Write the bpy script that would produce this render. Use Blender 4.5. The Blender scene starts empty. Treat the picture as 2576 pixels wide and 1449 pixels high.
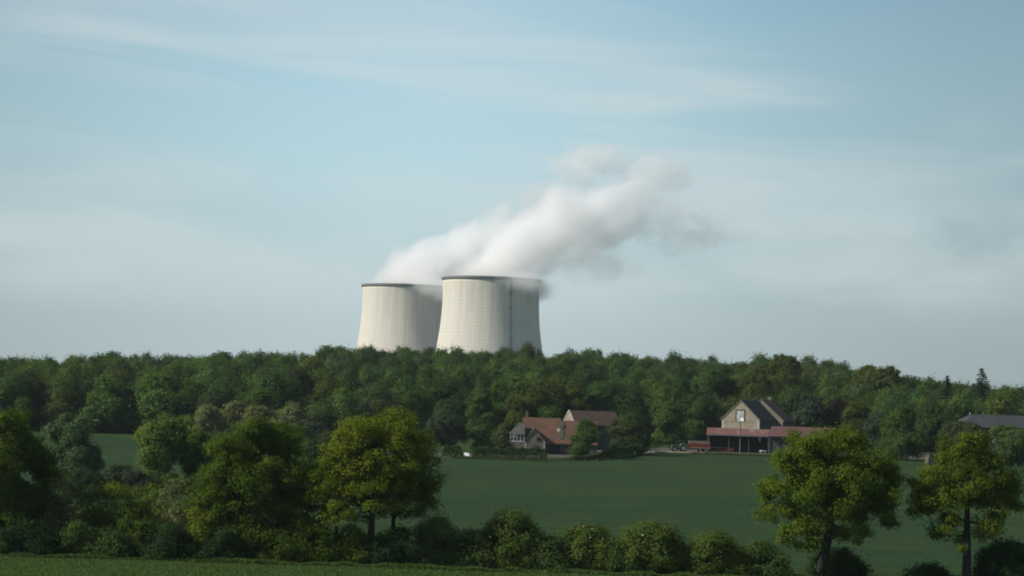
import bpy, math, random
import numpy as np
from mathutils import Matrix, Vector

R = math.radians
scene = bpy.context.scene
col = scene.collection

# ------------------------------------------------------------------ camera
FPX = 5009.0                       # focal length in pixels of a 2576 x 1449 picture
PITCH = math.atan(275.5 / FPX)
ROLL = R(1.8)
cam_data = bpy.data.cameras.new('camera')
cam_data.sensor_width = 36.0
cam_data.lens = FPX / 2576.0 * 36.0
cam_data.clip_start = 1.0
cam_data.clip_end = 30000.0
cam = bpy.data.objects.new('camera', cam_data)
col.objects.link(cam)
CAMROT = Matrix.Rotation(math.pi / 2 + PITCH, 3, 'X') @ Matrix.Rotation(ROLL, 3, 'Z')
cam.matrix_world = CAMROT.to_4x4()
scene.camera = cam

# ------------------------------------------------------------------ sun, sky, exposure
SUN_EL, SUN_AZ = R(35), R(255)     # azimuth clockwise from +Y: left of the view and a little behind it
SUN_DIR = Vector((math.sin(SUN_AZ) * math.cos(SUN_EL), math.cos(SUN_AZ) * math.cos(SUN_EL), math.sin(SUN_EL)))
sun_data = bpy.data.lights.new('sun', 'SUN')
sun_data.energy = 5.0
sun_data.angle = R(0.6)
sun_data.color = (1.0, 0.94, 0.83)
sun = bpy.data.objects.new('sun', sun_data)
col.objects.link(sun)
sun.rotation_euler = SUN_DIR.to_track_quat('Z', 'Y').to_euler()

world = bpy.data.worlds.new('World')
scene.world = world
world.use_nodes = True
SKY_STRENGTH = 0.1

scene.view_settings.view_transform = 'Standard'
scene.view_settings.look = 'None'
scene.view_settings.exposure = 0.0
scene.view_settings.gamma = 1.0
cy = scene.cycles
cy.max_bounces = 22
cy.diffuse_bounces = 4
cy.glossy_bounces = 2
cy.transmission_bounces = 6
cy.volume_bounces = 20
cy.transparent_max_bounces = 8
cy.volume_max_steps = 512
cy.pixel_filter_type = 'BLACKMAN_HARRIS'
cy.filter_width = 1.9
cy.use_denoising = True
try:
    cy.denoiser = 'OPENIMAGEDENOISE'
    cy.denoising_prefilter = 'ACCURATE'
except Exception:
    pass

# ------------------------------------------------------------------ node helper
class NT:
    def __init__(self, tree):
        self.t = tree
        self.n = tree.nodes
        self.l = tree.links

    def node(self, kind, **kw):
        nd = self.n.new(kind)
        for k, v in kw.items():
            setattr(nd, k, v)
        return nd

    def put(self, sock, v):
        if isinstance(v, bpy.types.NodeSocket):
            self.l.new(v, sock)
        elif v is not None:
            sock.default_value = v

    def m(self, op, a, b=None, c=None, clamp=False):
        nd = self.node('ShaderNodeMath', operation=op, use_clamp=clamp)
        self.put(nd.inputs[0], a)
        if b is not None:
            self.put(nd.inputs[1], b)
        if c is not None:
            self.put(nd.inputs[2], c)
        return nd.outputs[0]

    def smooth(self, v, lo, hi, to0=0.0, to1=1.0):
        nd = self.node('ShaderNodeMapRange', interpolation_type='SMOOTHSTEP')
        self.put(nd.inputs[0], v)
        for i, x in zip((1, 2, 3, 4), (lo, hi, to0, to1)):
            self.put(nd.inputs[i], x)
        return nd.outputs[0]

    def noise(self, vec, scale, detail=3.0, rough=0.55, dist=0.0):
        nd = self.node('ShaderNodeTexNoise')
        if vec is not None:
            self.l.new(vec, nd.inputs['Vector'])
        nd.inputs['Scale'].default_value = scale
        nd.inputs['Detail'].default_value = detail
        nd.inputs['Roughness'].default_value = rough
        nd.inputs['Distortion'].default_value = dist
        return nd.outputs[0]

    def mix(self, fac, a, b):
        nd = self.node('ShaderNodeMix', data_type='RGBA')
        self.put(nd.inputs[0], fac)
        for s, v in ((nd.inputs[6], a), (nd.inputs[7], b)):
            self.put(s, v if isinstance(v, bpy.types.NodeSocket) else (*v[:3], 1.0))
        return nd.outputs[2]

    def xyz(self, v):
        nd = self.node('ShaderNodeSeparateXYZ')
        self.l.new(v, nd.inputs[0])
        return nd.outputs

    def vec(self, x, y, z):
        nd = self.node('ShaderNodeCombineXYZ')
        for s, v in zip(nd.inputs, (x, y, z)):
            self.put(s, v)
        return nd.outputs[0]

    def scale(self, v, s):
        nd = self.node('ShaderNodeVectorMath', operation='MULTIPLY')
        self.l.new(v, nd.inputs[0])
        nd.inputs[1].default_value = s
        return nd.outputs[0]

    def coord(self, which='Object'):
        return self.node('ShaderNodeTexCoord').outputs[which]


def new_mat(name):
    mt = bpy.data.materials.new(name)
    mt.use_nodes = True
    mt.node_tree.nodes.clear()
    return mt, NT(mt.node_tree)


def surf_mat(name, base, base2=None, scale=1.0, detail=4.0, rough=0.85, bump=0.0, bump_scale=None,
             stretch=(1, 1, 1), fine=None, metallic=0.0, spec=0.3):
    mt, t = new_mat(name)
    out = t.node('ShaderNodeOutputMaterial')
    p = t.node('ShaderNodeBsdfPrincipled')
    co = t.scale(t.coord(), stretch)
    c = base
    if base2 is not None:
        f = t.smooth(t.noise(co, scale, detail), 0.32, 0.68)
        c = t.mix(f, base, base2)
    if fine is not None:
        k = t.noise(co, fine[0], 4.0, 0.7)
        dark = t.mix(1.0, (0, 0, 0), c) if not isinstance(c, tuple) else c
        hsv = t.node('ShaderNodeHueSaturation')
        t.put(hsv.inputs['Color'], dark if not isinstance(dark, tuple) else (*dark[:3], 1.0))
        t.put(hsv.inputs['Value'], t.smooth(k, 0.25, 0.75, 1 - fine[1], 1 + fine[1]))
        c = hsv.outputs[0]
    t.put(p.inputs['Base Color'], c if isinstance(c, bpy.types.NodeSocket) else (*c[:3], 1.0))
    p.inputs['Roughness'].default_value = rough
    p.inputs['Metallic'].default_value = metallic
    p.inputs['Specular IOR Level'].default_value = spec
    if bump:
        b = t.node('ShaderNodeBump')
        b.inputs['Strength'].default_value = bump
        b.inputs['Distance'].default_value = 0.1
        t.l.new(t.noise(co, bump_scale or scale * 4, 4.0), b.inputs['Height'])
        t.l.new(b.outputs[0], p.inputs['Normal'])
    t.l.new(p.outputs[0], out.inputs['Surface'])
    return mt

# ------------------------------------------------------------------ world sky with thin cirrus
t = NT(world.node_tree)
t.n.clear()
wout = t.node('ShaderNodeOutputWorld')
bg = t.node('ShaderNodeBackground')
bg.inputs['Strength'].default_value = SKY_STRENGTH
sky = t.node('ShaderNodeTexSky', sky_type='NISHITA')
sky.sun_disc = False
sky.sun_elevation = SUN_EL
sky.sun_rotation = SUN_AZ
sky.altitude = 100.0
sky.air_density = 1.0
sky.dust_density = 0.9
sky.ozone_density = 1.6
d = t.coord('Generated')
dx, dy, dz = t.xyz(d)
cz = t.m('ADD', dz, t.m('MULTIPLY', dx, 0.05))
streak = t.noise(t.vec(t.m('MULTIPLY', dx, 3.2), t.m('MULTIPLY', dy, 3.2), t.m('MULTIPLY', cz, 34.0)), 1.0, 6.0, 0.55, 0.6)
patch = t.noise(t.vec(t.m('MULTIPLY', dx, 3.0), t.m('MULTIPLY', dy, 3.0), t.m('MULTIPLY', cz, 11.0)), 1.0, 3.0, 0.5, 0.3)
cl = t.m('MULTIPLY', t.smooth(streak, 0.40, 0.72), t.smooth(patch, 0.36, 0.62))
cl = t.m('MULTIPLY', cl, t.smooth(dz, 0.05, 0.10, 0.0, 0.58))
# pale haze band of the lower sky
band = t.node('ShaderNodeValToRGB')
cr_ = band.color_ramp
cr_.interpolation = 'B_SPLINE'
while len(cr_.elements) < 5:
    cr_.elements.new(0.5)
for el, (p_, c_) in zip(cr_.elements, [(0.0, (0.46, 0.56, 0.585)), (0.25, (0.48, 0.60, 0.625)), (0.55, (0.47, 0.70, 0.765)), (0.8, (0.38, 0.60, 0.70)), (1.0, (0.30, 0.52, 0.66))]):
    el.position = p_
    el.color = (*c_, 1)
t.l.new(t.m('MULTIPLY', t.m('MAXIMUM', dz, 0.0), 4.6), band.inputs[0])
side_falloff = t.smooth(t.m('ABSOLUTE', t.m('ADD', dx, 0.045)), 0.0, 0.32, 10.7, 6.9)  # bright thin cloud mid-view; lens-like darkening to both sides put into the sky colour
bandc = t.node('ShaderNodeVectorMath', operation='SCALE')
t.l.new(band.outputs[0], bandc.inputs[0])
t.l.new(side_falloff, bandc.inputs['Scale'])
low = t.smooth(dz, 0.17, 0.45, 0.92, 0.0)
skyc = t.mix(low, sky.outputs[0], bandc.outputs[0])
skyc = t.mix(cl, skyc, (6.7, 7.15, 7.2))
soft = t.noise(t.vec(t.m('MULTIPLY', dx, 5.0), t.m('MULTIPLY', dy, 5.0), t.m('MULTIPLY', cz, 15.0)), 1.3, 4.0, 0.5, 0.4)
soft = t.m('MULTIPLY', t.smooth(soft, 0.36, 0.66), t.m('MULTIPLY', t.smooth(dz, 0.030, 0.060), t.smooth(dz, 0.085, 0.125, 0.62, 0.0)))
skyc = t.mix(soft, skyc, (6.1, 7.1, 7.3))
t.l.new(skyc, bg.inputs['Color'])
t.l.new(bg.outputs[0], wout.inputs['Surface'])

# ------------------------------------------------------------------ geometry helpers
def ray(u, v):
    return CAMROT @ Vector(((u - 1288.0) / FPX, -(v - 724.5) / FPX, -1.0))


def P(u, v, Y):
    """point of the sight line through picture position (u, v) at distance Y"""
    dvec = ray(u, v)
    return dvec * (Y / dvec.y)


YS = [-400, 0, 205, 300, 440, 480, 540, 585]
ZS = [-17.6, -17.6, -17.6, -16.4, -13.9, -13.3, -12.9, -12.5]
SKYLINE = [(-300, 925), (0, 910), (90, 902), (200, 896), (380, 889), (520, 889), (640, 886), (700, 893), (760, 882), (830, 874),
           (900, 868), (960, 878), (1050, 877), (1150, 873), (1190, 880), (1270, 866), (1330, 869), (1380, 877), (1440, 886),
           (1490, 882), (1530, 890), (1600, 886), (1700, 890), (1800, 900), (1840, 908), (1890, 905), (1930, 899), (1980, 899),
           (2060, 906), (2110, 911), (2160, 928), (2240, 938), (2290, 952), (2340, 962), (2400, 962), (2500, 972), (2576, 974), (2900, 985)]
RIDGE_Y = 860.0
_sx, _sz = [], []
for u_, v_ in SKYLINE:
    q_ = P(u_, v_, RIDGE_Y)
    _sx.append(q_.x)
    _sz.append(q_.z)
_sx = [-3000.0] + _sx + [3000.0]
_sz = [_sz[0] - 4] + _sz + [_sz[-1] - 4]
_rx = np.linspace(-400, 400, 161)
_rz = np.interp(_rx, _sx, _sz)
_k = np.exp(-np.linspace(-2, 2, 21) ** 2)
_rzs = np.convolve(np.pad(_rz, 10, mode='edge'), _k / _k.sum(), mode='valid') - 18.5


def ground(x, y):
    x = np.asarray(x, dtype=float)
    y = np.asarray(y, dtype=float)
    base = np.interp(y, YS, ZS)
    ridge = np.interp(x, _rx, _rzs)
    f = np.clip((y - 585) / (RIDGE_Y - 585), 0, 1)
    f = f * 0.6 + 0.4 * f * f * (3 - 2 * f)
    up = base + (ridge + 12.5) * f
    g = np.clip((y - RIDGE_Y - 30) / 420, 0, 1)
    g = g * g * (3 - 2 * g)
    return up * (1 - g) + (-61.0) * g + 0.12 * np.sin(x * 0.045 + 1.3) * np.sin(y * 0.031)


def gz(x, y):
    return float(ground(x, y))


def base_at(u, Y):
    """ground point below picture column u at distance Y"""
    x = P(u, 1100, Y).x
    for _ in range(4):
        z = gz(x, Y)
        # column u at the picture height of that ground point
        dv = P(u, 1000, Y)
        dw = P(u, 1400, Y)
        k = (z - dv.z) / (dw.z - dv.z)
        x = dv.x + (dw.x - dv.x) * k
    return Vector((x, Y, gz(x, Y)))


def quads_mesh(name, verts, quads=None, tris=None):
    me = bpy.data.meshes.new(name)
    verts = np.asarray(verts, dtype=np.float32)
    nq = 0 if quads is None else len(quads)
    nt_ = 0 if tris is None else len(tris)
    me.vertices.add(len(verts))
    me.vertices.foreach_set('co', verts.ravel())
    loops = []
    if nq:
        loops.append(np.asarray(quads, dtype=np.int32).ravel())
    if nt_:
        loops.append(np.asarray(tris, dtype=np.int32).ravel())
    loops = np.concatenate(loops)
    me.loops.add(len(loops))
    me.loops.foreach_set('vertex_index', loops)
    me.polygons.add(nq + nt_)
    starts = np.concatenate([np.arange(nq) * 4, nq * 4 + np.arange(nt_) * 3]).astype(np.int32)
    me.polygons.foreach_set('loop_start', starts)
    me.update(calc_edges=True)
    return me


class MB:
    """collects boxes, prisms and tubes; build() links them as one mesh object"""
    def __init__(self):
        self.v, self.f = [], []

    def add(self, verts, faces):
        o = len(self.v)
        self.v += [tuple(p) for p in verts]
        self.f += [tuple(i + o for i in f) for f in faces]
        return self

    def box(self, x0, x1, y0, y1, z0, z1):
        return self.add([(x0, y0, z0), (x1, y0, z0), (x1, y1, z0), (x0, y1, z0), (x0, y0, z1), (x1, y0, z1), (x1, y1, z1), (x0, y1, z1)],
                        [(0, 3, 2, 1), (4, 5, 6, 7), (0, 1, 5, 4), (1, 2, 6, 5), (2, 3, 7, 6), (3, 0, 4, 7)])

    def prism(self, poly, axis, a, b):
        """poly: 2D outline; extruded from a to b along axis ('x': poly in (y,z); 'y': poly in (x,z); 'z': poly in (x,y))"""
        def pt(p, q):
            return {'x': (q, p[0], p[1]), 'y': (p[0], q, p[1]), 'z': (p[0], p[1], q)}[axis]
        n = len(poly)
        vs = [pt(p, a) for p in poly] + [pt(p, b) for p in poly]
        fs = [tuple(range(n - 1, -1, -1)), tuple(range(n, 2 * n))] + [(i, (i + 1) % n, n + (i + 1) % n, n + i) for i in range(n)]
        return self.add(vs, fs)

    def tube(self, pts, rad, n=8, cap=True):
        pts = [Vector(p) for p in pts]
        if not hasattr(rad, '__len__'):
            rad = [rad] * len(pts)
        vs, fs = [], []
        for i, p in enumerate(pts):
            dd = (pts[min(i + 1, len(pts) - 1)] - pts[max(i - 1, 0)]).normalized()
            a = dd.orthogonal().normalized()
            if abs(dd.z) < 0.99:
                a = dd.cross(Vector((0, 0, 1))).normalized()
            b = dd.cross(a)
            for k in range(n):
                w = 2 * math.pi * k / n
                vs.append(p + (a * math.cos(w) + b * math.sin(w)) * rad[i])
        for i in range(len(pts) - 1):
            for k in range(n):
                k2 = (k + 1) % n
                fs.append((i * n + k, i * n + k2, (i + 1) * n + k2, (i + 1) * n + k))
        if cap:
            fs.append(tuple(range(n - 1, -1, -1)))
            fs.append(tuple(range((len(pts) - 1) * n, len(pts) * n)))
        return self.add(vs, fs)

    def disc(self, c, axis, r, w, n=20, r_in=0.0):
        """a wheel-like ring or drum of width w about an axis through c ('x' or 'y')"""
        vs, fs = [], []
        rr = [(r_in, -w / 2), (r * .92, -w / 2), (r, -w * .32), (r, w * .32), (r * .92, w / 2), (r_in, w / 2)]
        m_ = len(rr)
        for k in range(n):
            a = 2 * math.pi * k / n
            for q, h in rr:
                px, pz = q * math.cos(a), q * math.sin(a)
                vs.append((c[0] + px, c[1] + h, c[2] + pz) if axis == 'y' else (c[0] + h, c[1] + px, c[2] + pz))
        for k in range(n):
            k2 = (k + 1) % n
            for j in range(m_):
                j2 = (j + 1) % m_
                fs.append((k * m_ + j, k2 * m_ + j, k2 * m_ + j2, k * m_ + j2))
        return self.add(vs, fs)

    def build(self, name, mat, parent=None, smooth=False):
        me = bpy.data.meshes.new(name)
        me.from_pydata(self.v, [], self.f)
        me.update()
        if smooth:
            me.polygons.foreach_set('use_smooth', [True] * len(me.polygons))
        me.materials.append(mat)
        o = bpy.data.objects.new(name, me)
        col.objects.link(o)
        if parent is not None:
            o.parent = parent
        return o


def tag(o, label, cat, group=None, kind=None):
    o['label'] = label
    o['category'] = cat
    if group:
        o['group'] = group
    if kind:
        o['kind'] = kind
    return o


def structure(o, label=None):
    o['kind'] = 'structure'
    if label:
        o['label'] = label
    return o


def empty(name, loc, rz, label, cat, group=None):
    o = bpy.data.objects.new(name, None)
    o.empty_display_size = 0.5
    col.objects.link(o)
    o.location = loc
    o.rotation_euler = (0, 0, rz)
    return tag(o, label, cat, group)


def mesh_obj(name, me, mat, parent=None):
    me.materials.clear()
    me.materials.append(mat)
    o = bpy.data.objects.new(name, me)
    col.objects.link(o)
    if parent is not None:
        o.parent = parent
    return o

# ------------------------------------------------------------------ materials
M = {}
M['concrete_dark'] = surf_mat('gallery_concrete', (0.17, 0.17, 0.165), (0.24, 0.235, 0.22), 0.3)
M['steel'] = surf_mat('galvanised_steel', (0.10, 0.11, 0.12), (0.16, 0.17, 0.17), 2.0, rough=0.6, metallic=0.3)
M['bark'] = surf_mat('bark', (0.018, 0.015, 0.012), (0.032, 0.027, 0.021), 2.0, bump=0.5, bump_scale=6, stretch=(1, 1, .25))
M['bark_dark'] = surf_mat('dark_bark', (0.016, 0.013, 0.010), (0.028, 0.022, 0.017), 2.0, bump=0.5, bump_scale=6, stretch=(1, 1, .25))
M['tile_orange'] = surf_mat('clay_tile', (0.128, 0.064, 0.039), (0.088, 0.050, 0.034), 0.45, 6, fine=(5.0, 0.30), bump=0.6, bump_scale=5, stretch=(1, 1, 1.6))
M['tile_brown'] = surf_mat('old_brown_tile', (0.072, 0.043, 0.031), (0.050, 0.034, 0.028), 0.6, 5, fine=(5.0, 0.30), bump=0.6, bump_scale=5)
M['tile_grey'] = surf_mat('weathered_grey_tile', (0.040, 0.031, 0.025), (0.028, 0.026, 0.022), 0.5, 5, fine=(5.0, 0.28), bump=0.6, bump_scale=5)
M['slate'] = surf_mat('grey_slate', (0.085, 0.08, 0.068), (0.055, 0.055, 0.05), 0.7, 5, fine=(5.0, 0.25))
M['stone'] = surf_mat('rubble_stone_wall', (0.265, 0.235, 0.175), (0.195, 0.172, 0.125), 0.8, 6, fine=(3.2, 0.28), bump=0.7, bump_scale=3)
M['render'] = surf_mat('grey_lime_render', (0.165, 0.152, 0.122), (0.12, 0.112, 0.09), 0.6, 5, fine=(4.0, 0.2), bump=0.4, bump_scale=3)
M['quoin'] = surf_mat('pale_limestone', (0.40, 0.385, 0.33), (0.28, 0.265, 0.225), 1.5, 4, fine=(4.0, 0.2))
M['dark_wall'] = surf_mat('tarred_boards', (0.022, 0.026, 0.028), (0.035, 0.037, 0.036), 1.0, 4, stretch=(4, 4, .3), bump=0.4, bump_scale=5)
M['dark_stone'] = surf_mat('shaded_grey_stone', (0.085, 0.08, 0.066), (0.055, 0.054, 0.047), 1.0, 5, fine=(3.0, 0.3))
M['glass'] = surf_mat('dark_window_glass', (0.012, 0.014, 0.016), None, rough=0.12, spec=0.5)
M['timber'] = surf_mat('weathered_timber', (0.085, 0.062, 0.045), (0.05, 0.04, 0.03), 3.0, stretch=(3, 3, .3))
M['post_grey'] = surf_mat('bleached_timber_post', (0.16, 0.15, 0.13), (0.10, 0.095, 0.085), 3.0, stretch=(3, 3, .3))
M['white'] = surf_mat('white_paint', (0.78, 0.79, 0.78), (0.66, 0.67, 0.65), 1.5)
M['sheet'] = surf_mat('pale_plastic_sheet', (0.42, 0.44, 0.43), (0.24, 0.26, 0.26), 0.9, rough=0.5)
M['red_paint'] = surf_mat('faded_red_paint', (0.20, 0.030, 0.017), (0.13, 0.024, 0.017), 1.2, rough=0.5, fine=(3.0, .2))
M['red_dark'] = surf_mat('shed_shade_red_paint', (0.11, 0.018, 0.016), (0.07, 0.015, 0.014), 1.2)  # darker red: the shade under the shed roof is put into the colour
M['mesh_grey'] = surf_mat('dusty_grey_mesh', (0.17, 0.14, 0.115), (0.11, 0.095, 0.08), 1.5)
M['green_paint'] = surf_mat('dark_green_paint', (0.012, 0.055, 0.022), (0.016, 0.045, 0.02), 2.0, rough=0.35, spec=0.5)
M['rubber'] = surf_mat('tyre_rubber', (0.014, 0.014, 0.014), (0.026, 0.024, 0.022), 4.0, rough=0.8)
M['rim'] = surf_mat('pale_grey_rim', (0.34, 0.36, 0.34), (0.22, 0.24, 0.22), 4.0, rough=0.5)
M['tan'] = surf_mat('sun_bleached_tan_paint', (0.11, 0.10, 0.065), (0.075, 0.07, 0.048), 1.2, rough=0.6)
M['oak_rail'] = surf_mat('pale_wood_rail', (0.40, 0.27, 0.17), (0.28, 0.19, 0.12), 2.0)
M['barn_roof'] = surf_mat('grey_fibre_cement', (0.045, 0.045, 0.05), (0.032, 0.034, 0.038), 0.4, 4, fine=(2.0, .2))
M['barn_wall'] = surf_mat('dark_grey_block_wall', (0.045, 0.045, 0.045), (0.03, 0.031, 0.032), 0.6, 4)

# red rusty corrugated iron
mt, t = new_mat('rusty_red_corrugated_iron')
co = t.coord()
x_, y_, z_ = t.xyz(co)
n1 = t.noise(t.vec(t.m('MULTIPLY', x_, 0.9), t.m('MULTIPLY', y_, 0.28), z_), 1.0, 5.0, 0.6)
n2 = t.noise(t.vec(t.m('MULTIPLY', x_, 1.2), t.m('MULTIPLY', y_, 0.2), z_), 0.33, 3.0)
c = t.mix(t.smooth(n1, 0.38, 0.66), (0.150, 0.042, 0.028), (0.155, 0.095, 0.072))
c = t.mix(t.smooth(n2, 0.50, 0.72), c, (0.20, 0.155, 0.12))
p = t.node('ShaderNodeBsdfPrincipled')
t.l.new(c, p.inputs['Base Color'])
p.inputs['Roughness'].default_value = 0.7
b = t.node('ShaderNodeBump')
b.inputs['Strength'].default_value = 0.7
b.inputs['Distance'].default_value = 0.06
t.l.new(t.m('SINE', t.m('MULTIPLY', x_, 14.0)), b.inputs['Height'])
t.l.new(b.outputs[0], p.inputs['Normal'])
o_ = t.node('ShaderNodeOutputMaterial')
t.l.new(p.outputs[0], o_.inputs['Surface'])
M['iron'] = mt

mt, t = new_mat('dull_red_corrugated_iron')
co = t.coord()
x_, y_, z_ = t.xyz(co)
n1 = t.noise(t.vec(t.m('MULTIPLY', x_, 0.8), t.m('MULTIPLY', y_, 0.2), z_), 1.0, 5.0, 0.6)
c = t.mix(t.smooth(n1, 0.35, 0.7), (0.110, 0.044, 0.038), (0.092, 0.050, 0.042))
p = t.node('ShaderNodeBsdfPrincipled')
t.l.new(c, p.inputs['Base Color'])
p.inputs['Roughness'].default_value = 0.7
b = t.node('ShaderNodeBump')
b.inputs['Strength'].default_value = 0.6
b.inputs['Distance'].default_value = 0.06
t.l.new(t.m('SINE', t.m('MULTIPLY', x_, 14.0)), b.inputs['Height'])
t.l.new(b.outputs[0], p.inputs['Normal'])
o_ = t.node('ShaderNodeOutputMaterial')
t.l.new(p.outputs[0], o_.inputs['Surface'])
M['iron_dull'] = mt

# foliage: colour per leaf comes from the mesh
mt, t = new_mat('leaves')
at = t.node('ShaderNodeAttribute', attribute_name='leaf_colour')
df = t.node('ShaderNodeBsdfDiffuse')
tr = t.node('ShaderNodeBsdfTranslucent')
t.l.new(at.outputs['Color'], df.inputs['Color'])
warm = t.node('ShaderNodeMix', data_type='RGBA', blend_type='MULTIPLY')
warm.inputs[0].default_value = 1.0
t.l.new(at.outputs['Color'], warm.inputs[6])
warm.inputs[7].default_value = (1.08, 1.12, 0.6, 1)
t.l.new(warm.outputs[2], tr.inputs['Color'])
mx = t.node('ShaderNodeMixShader')
mx.inputs[0].default_value = 0.42
t.l.new(df.outputs[0], mx.inputs[1])
t.l.new(tr.outputs[0], mx.inputs[2])
o_ = t.node('ShaderNodeOutputMaterial')
t.l.new(mx.outputs[0], o_.inputs['Surface'])
M['leaf'] = mt

# tower concrete: pour rings and meridional ribs, rain streaks
mt, t = new_mat('cooling_tower_concrete')
co = t.coord()
x_, y_, z_ = t.xyz(co)
ang = t.m('ARCTAN2', y_, x_)
ringf = t.m('FRACT', t.m('DIVIDE', z_, 3.0))
ring = t.m('ADD', t.smooth(ringf, 0.0, 0.13, 1.0, 0.0), t.smooth(ringf, 0.90, 1.0, 0.0, 1.0))
av = t.m('MULTIPLY', ang, 42.0)
stain = t.noise(t.vec(av, 0.0, t.m('MULTIPLY', z_, 0.018)), 0.55, 5.0, 0.65)
big = t.noise(co, 0.018, 3.0)
panel = t.noise(t.vec(t.m('FLOOR', t.m('MULTIPLY', ang, 11.46)), 0.0, t.m('FLOOR', t.m('DIVIDE', z_, 3.0))), 3.7, 1.0)
c = t.mix(t.smooth(stain, 0.42, 0.66), (0.58, 0.555, 0.49), (0.47, 0.45, 0.395))
c = t.mix(t.m('MULTIPLY', t.smooth(big, 0.35, 0.7), 0.35), c, (0.52, 0.49, 0.43))
c = t.mix(t.m('MULTIPLY', t.smooth(panel, 0.3, 0.7), 0.16), c, (0.65, 0.60, 0.50))
c = t.mix(t.m('MULTIPLY', ring, 0.34), c, (0.30, 0.27, 0.22))
p = t.node('ShaderNodeBsdfPrincipled')
t.l.new(c, p.inputs['Base Color'])
p.inputs['Roughness'].default_value = 0.9
p.inputs['Specular IOR Level'].default_value = 0.15
o_ = t.node('ShaderNodeOutputMaterial')
t.l.new(p.outputs[0], o_.inputs['Surface'])
M['tower'] = mt


def field_mat(name, a, b_, c_, streak_amt, bump=0.5):
    mt, t = new_mat(name)
    co = t.coord()
    x_, y_, z_ = t.xyz(co)
    flat = t.vec(x_, y_, 0.0)
    n1 = t.noise(t.vec(t.m('MULTIPLY', x_, 0.35), y_, 0.0), 0.018, 4.0, 0.6)
    n2 = t.noise(flat, 0.09, 5.0, 0.65)
    n3 = t.noise(flat, 2.2, 3.0, 0.7)
    rows = t.noise(t.vec(t.m('MULTIPLY', x_, 0.035), t.m('MULTIPLY', y_, 0.55), 0.0), 1.0, 4.0, 0.65)
    c = t.mix(t.smooth(n1, 0.35, 0.65), a, b_)
    c = t.mix(t.m('MULTIPLY', t.smooth(n2, 0.4, 0.7), 0.55), c, c_)
    c = t.mix(t.m('MULTIPLY', t.smooth(rows, 0.42, 0.68), streak_amt), c, c_)
    hsv = t.node('ShaderNodeHueSaturation')
    t.l.new(c, hsv.inputs['Color'])
    t.l.new(t.smooth(n3, 0.25, 0.75, 0.60, 1.40), hsv.inputs['Value'])
    p = t.node('ShaderNodeBsdfPrincipled')
    t.l.new(hsv.outputs[0], p.inputs['Base Color'])
    p.inputs['Roughness'].default_value = 0.9
    p.inputs['Specular IOR Level'].default_value = 0.05
    bm = t.node('ShaderNodeBump')
    bm.inputs['Strength'].default_value = bump
    bm.inputs['Distance'].default_value = 0.25
    t.l.new(t.noise(flat, 1.4, 5.0, 0.7), bm.inputs['Height'])
    t.l.new(bm.outputs[0], p.inputs['Normal'])
    o_ = t.node('ShaderNodeOutputMaterial')
    t.l.new(p.outputs[0], o_.inputs['Surface'])
    return mt


M['ground'] = field_mat('rough_grass', (0.024, 0.054, 0.012), (0.030, 0.060, 0.014), (0.044, 0.062, 0.020), 0.3)
M['crop'] = field_mat('young_wheat', (0.0130, 0.0365, 0.0135), (0.0205, 0.0445, 0.0130), (0.034, 0.058, 0.017), 0.8)
M['track'] = surf_mat('chalky_track', (0.22, 0.18, 0.135), (0.15, 0.125, 0.095), 0.5, 5, fine=(2.0, .25))
M['yard'] = surf_mat('farmyard_gravel', (0.085, 0.08, 0.055), (0.05, 0.055, 0.032), 0.3, 5, fine=(2.0, .3))
M['lawn'] = surf_mat('mown_lawn', (0.045, 0.064, 0.026), (0.066, 0.072, 0.036), 0.12, 5, fine=(1.5, .2))

# ------------------------------------------------------------------ ground
def grid_sheet(name, xs, ys, mat, lift=0.0, zfun=None):
    X, Yg = np.meshgrid(xs, ys)
    Z = ground(X, Yg) + lift
    V = np.stack([X.ravel(), Yg.ravel(), Z.ravel()], 1)
    nx, ny = len(xs), len(ys)
    i, j = np.meshgrid(np.arange(nx - 1), np.arange(ny - 1))
    a = (j * nx + i).ravel()
    Q = np.stack([a, a + 1, a + nx + 1, a + nx], 1)
    me = quads_mesh(name, V, Q)
    me.polygons.foreach_set('use_smooth', [True] * len(me.polygons))
    return mesh_obj(name, me, mat)


xs = np.concatenate([np.linspace(-3000, -700, 12)[:-1], np.linspace(-700, -300, 21)[:-1], np.linspace(-300, 300, 121), np.linspace(300, 700, 21)[1:], np.linspace(700, 3000, 12)[1:]])
ys = np.concatenate([np.linspace(-600, 0, 8)[:-1], np.linspace(0, 1000, 201), np.linspace(1000, 1500, 26)[1:], np.linspace(1500, 5000, 12)[1:]])
structure(grid_sheet('ground', xs, ys, M['ground']), 'rough grass ground running from the verge up the wooded hill')


def strip_sheet(name, near, far, mat, lift, n=40, m_=40):
    """sheet on the ground between two polylines of (x, y)"""
    def samp(pl, n):
        pl = np.array(pl, float)
        s = np.concatenate([[0], np.cumsum(np.hypot(*np.diff(pl, axis=0).T))])
        q = np.linspace(0, s[-1], n)
        return np.stack([np.interp(q, s, pl[:, 0]), np.interp(q, s, pl[:, 1])], 1)
    A, B = samp(near, n), samp(far, n)
    w = np.linspace(0, 1, m_)[:, None, None]
    G = A[None] * (1 - w) + B[None] * w
    X, Yg = G[..., 0], G[..., 1]
    V = np.stack([X.ravel(), Yg.ravel(), (ground(X, Yg) + lift).ravel()], 1)
    i, j = np.meshgrid(np.arange(n - 1), np.arange(m_ - 1))
    a = (j * n + i).ravel()
    Q = np.stack([a, a + 1, a + n + 1, a + n], 1)
    me = quads_mesh(name, V, Q)
    me.polygons.foreach_set('use_smooth', [True] * len(me.polygons))
    return mesh_obj(name, me, mat)


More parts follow.
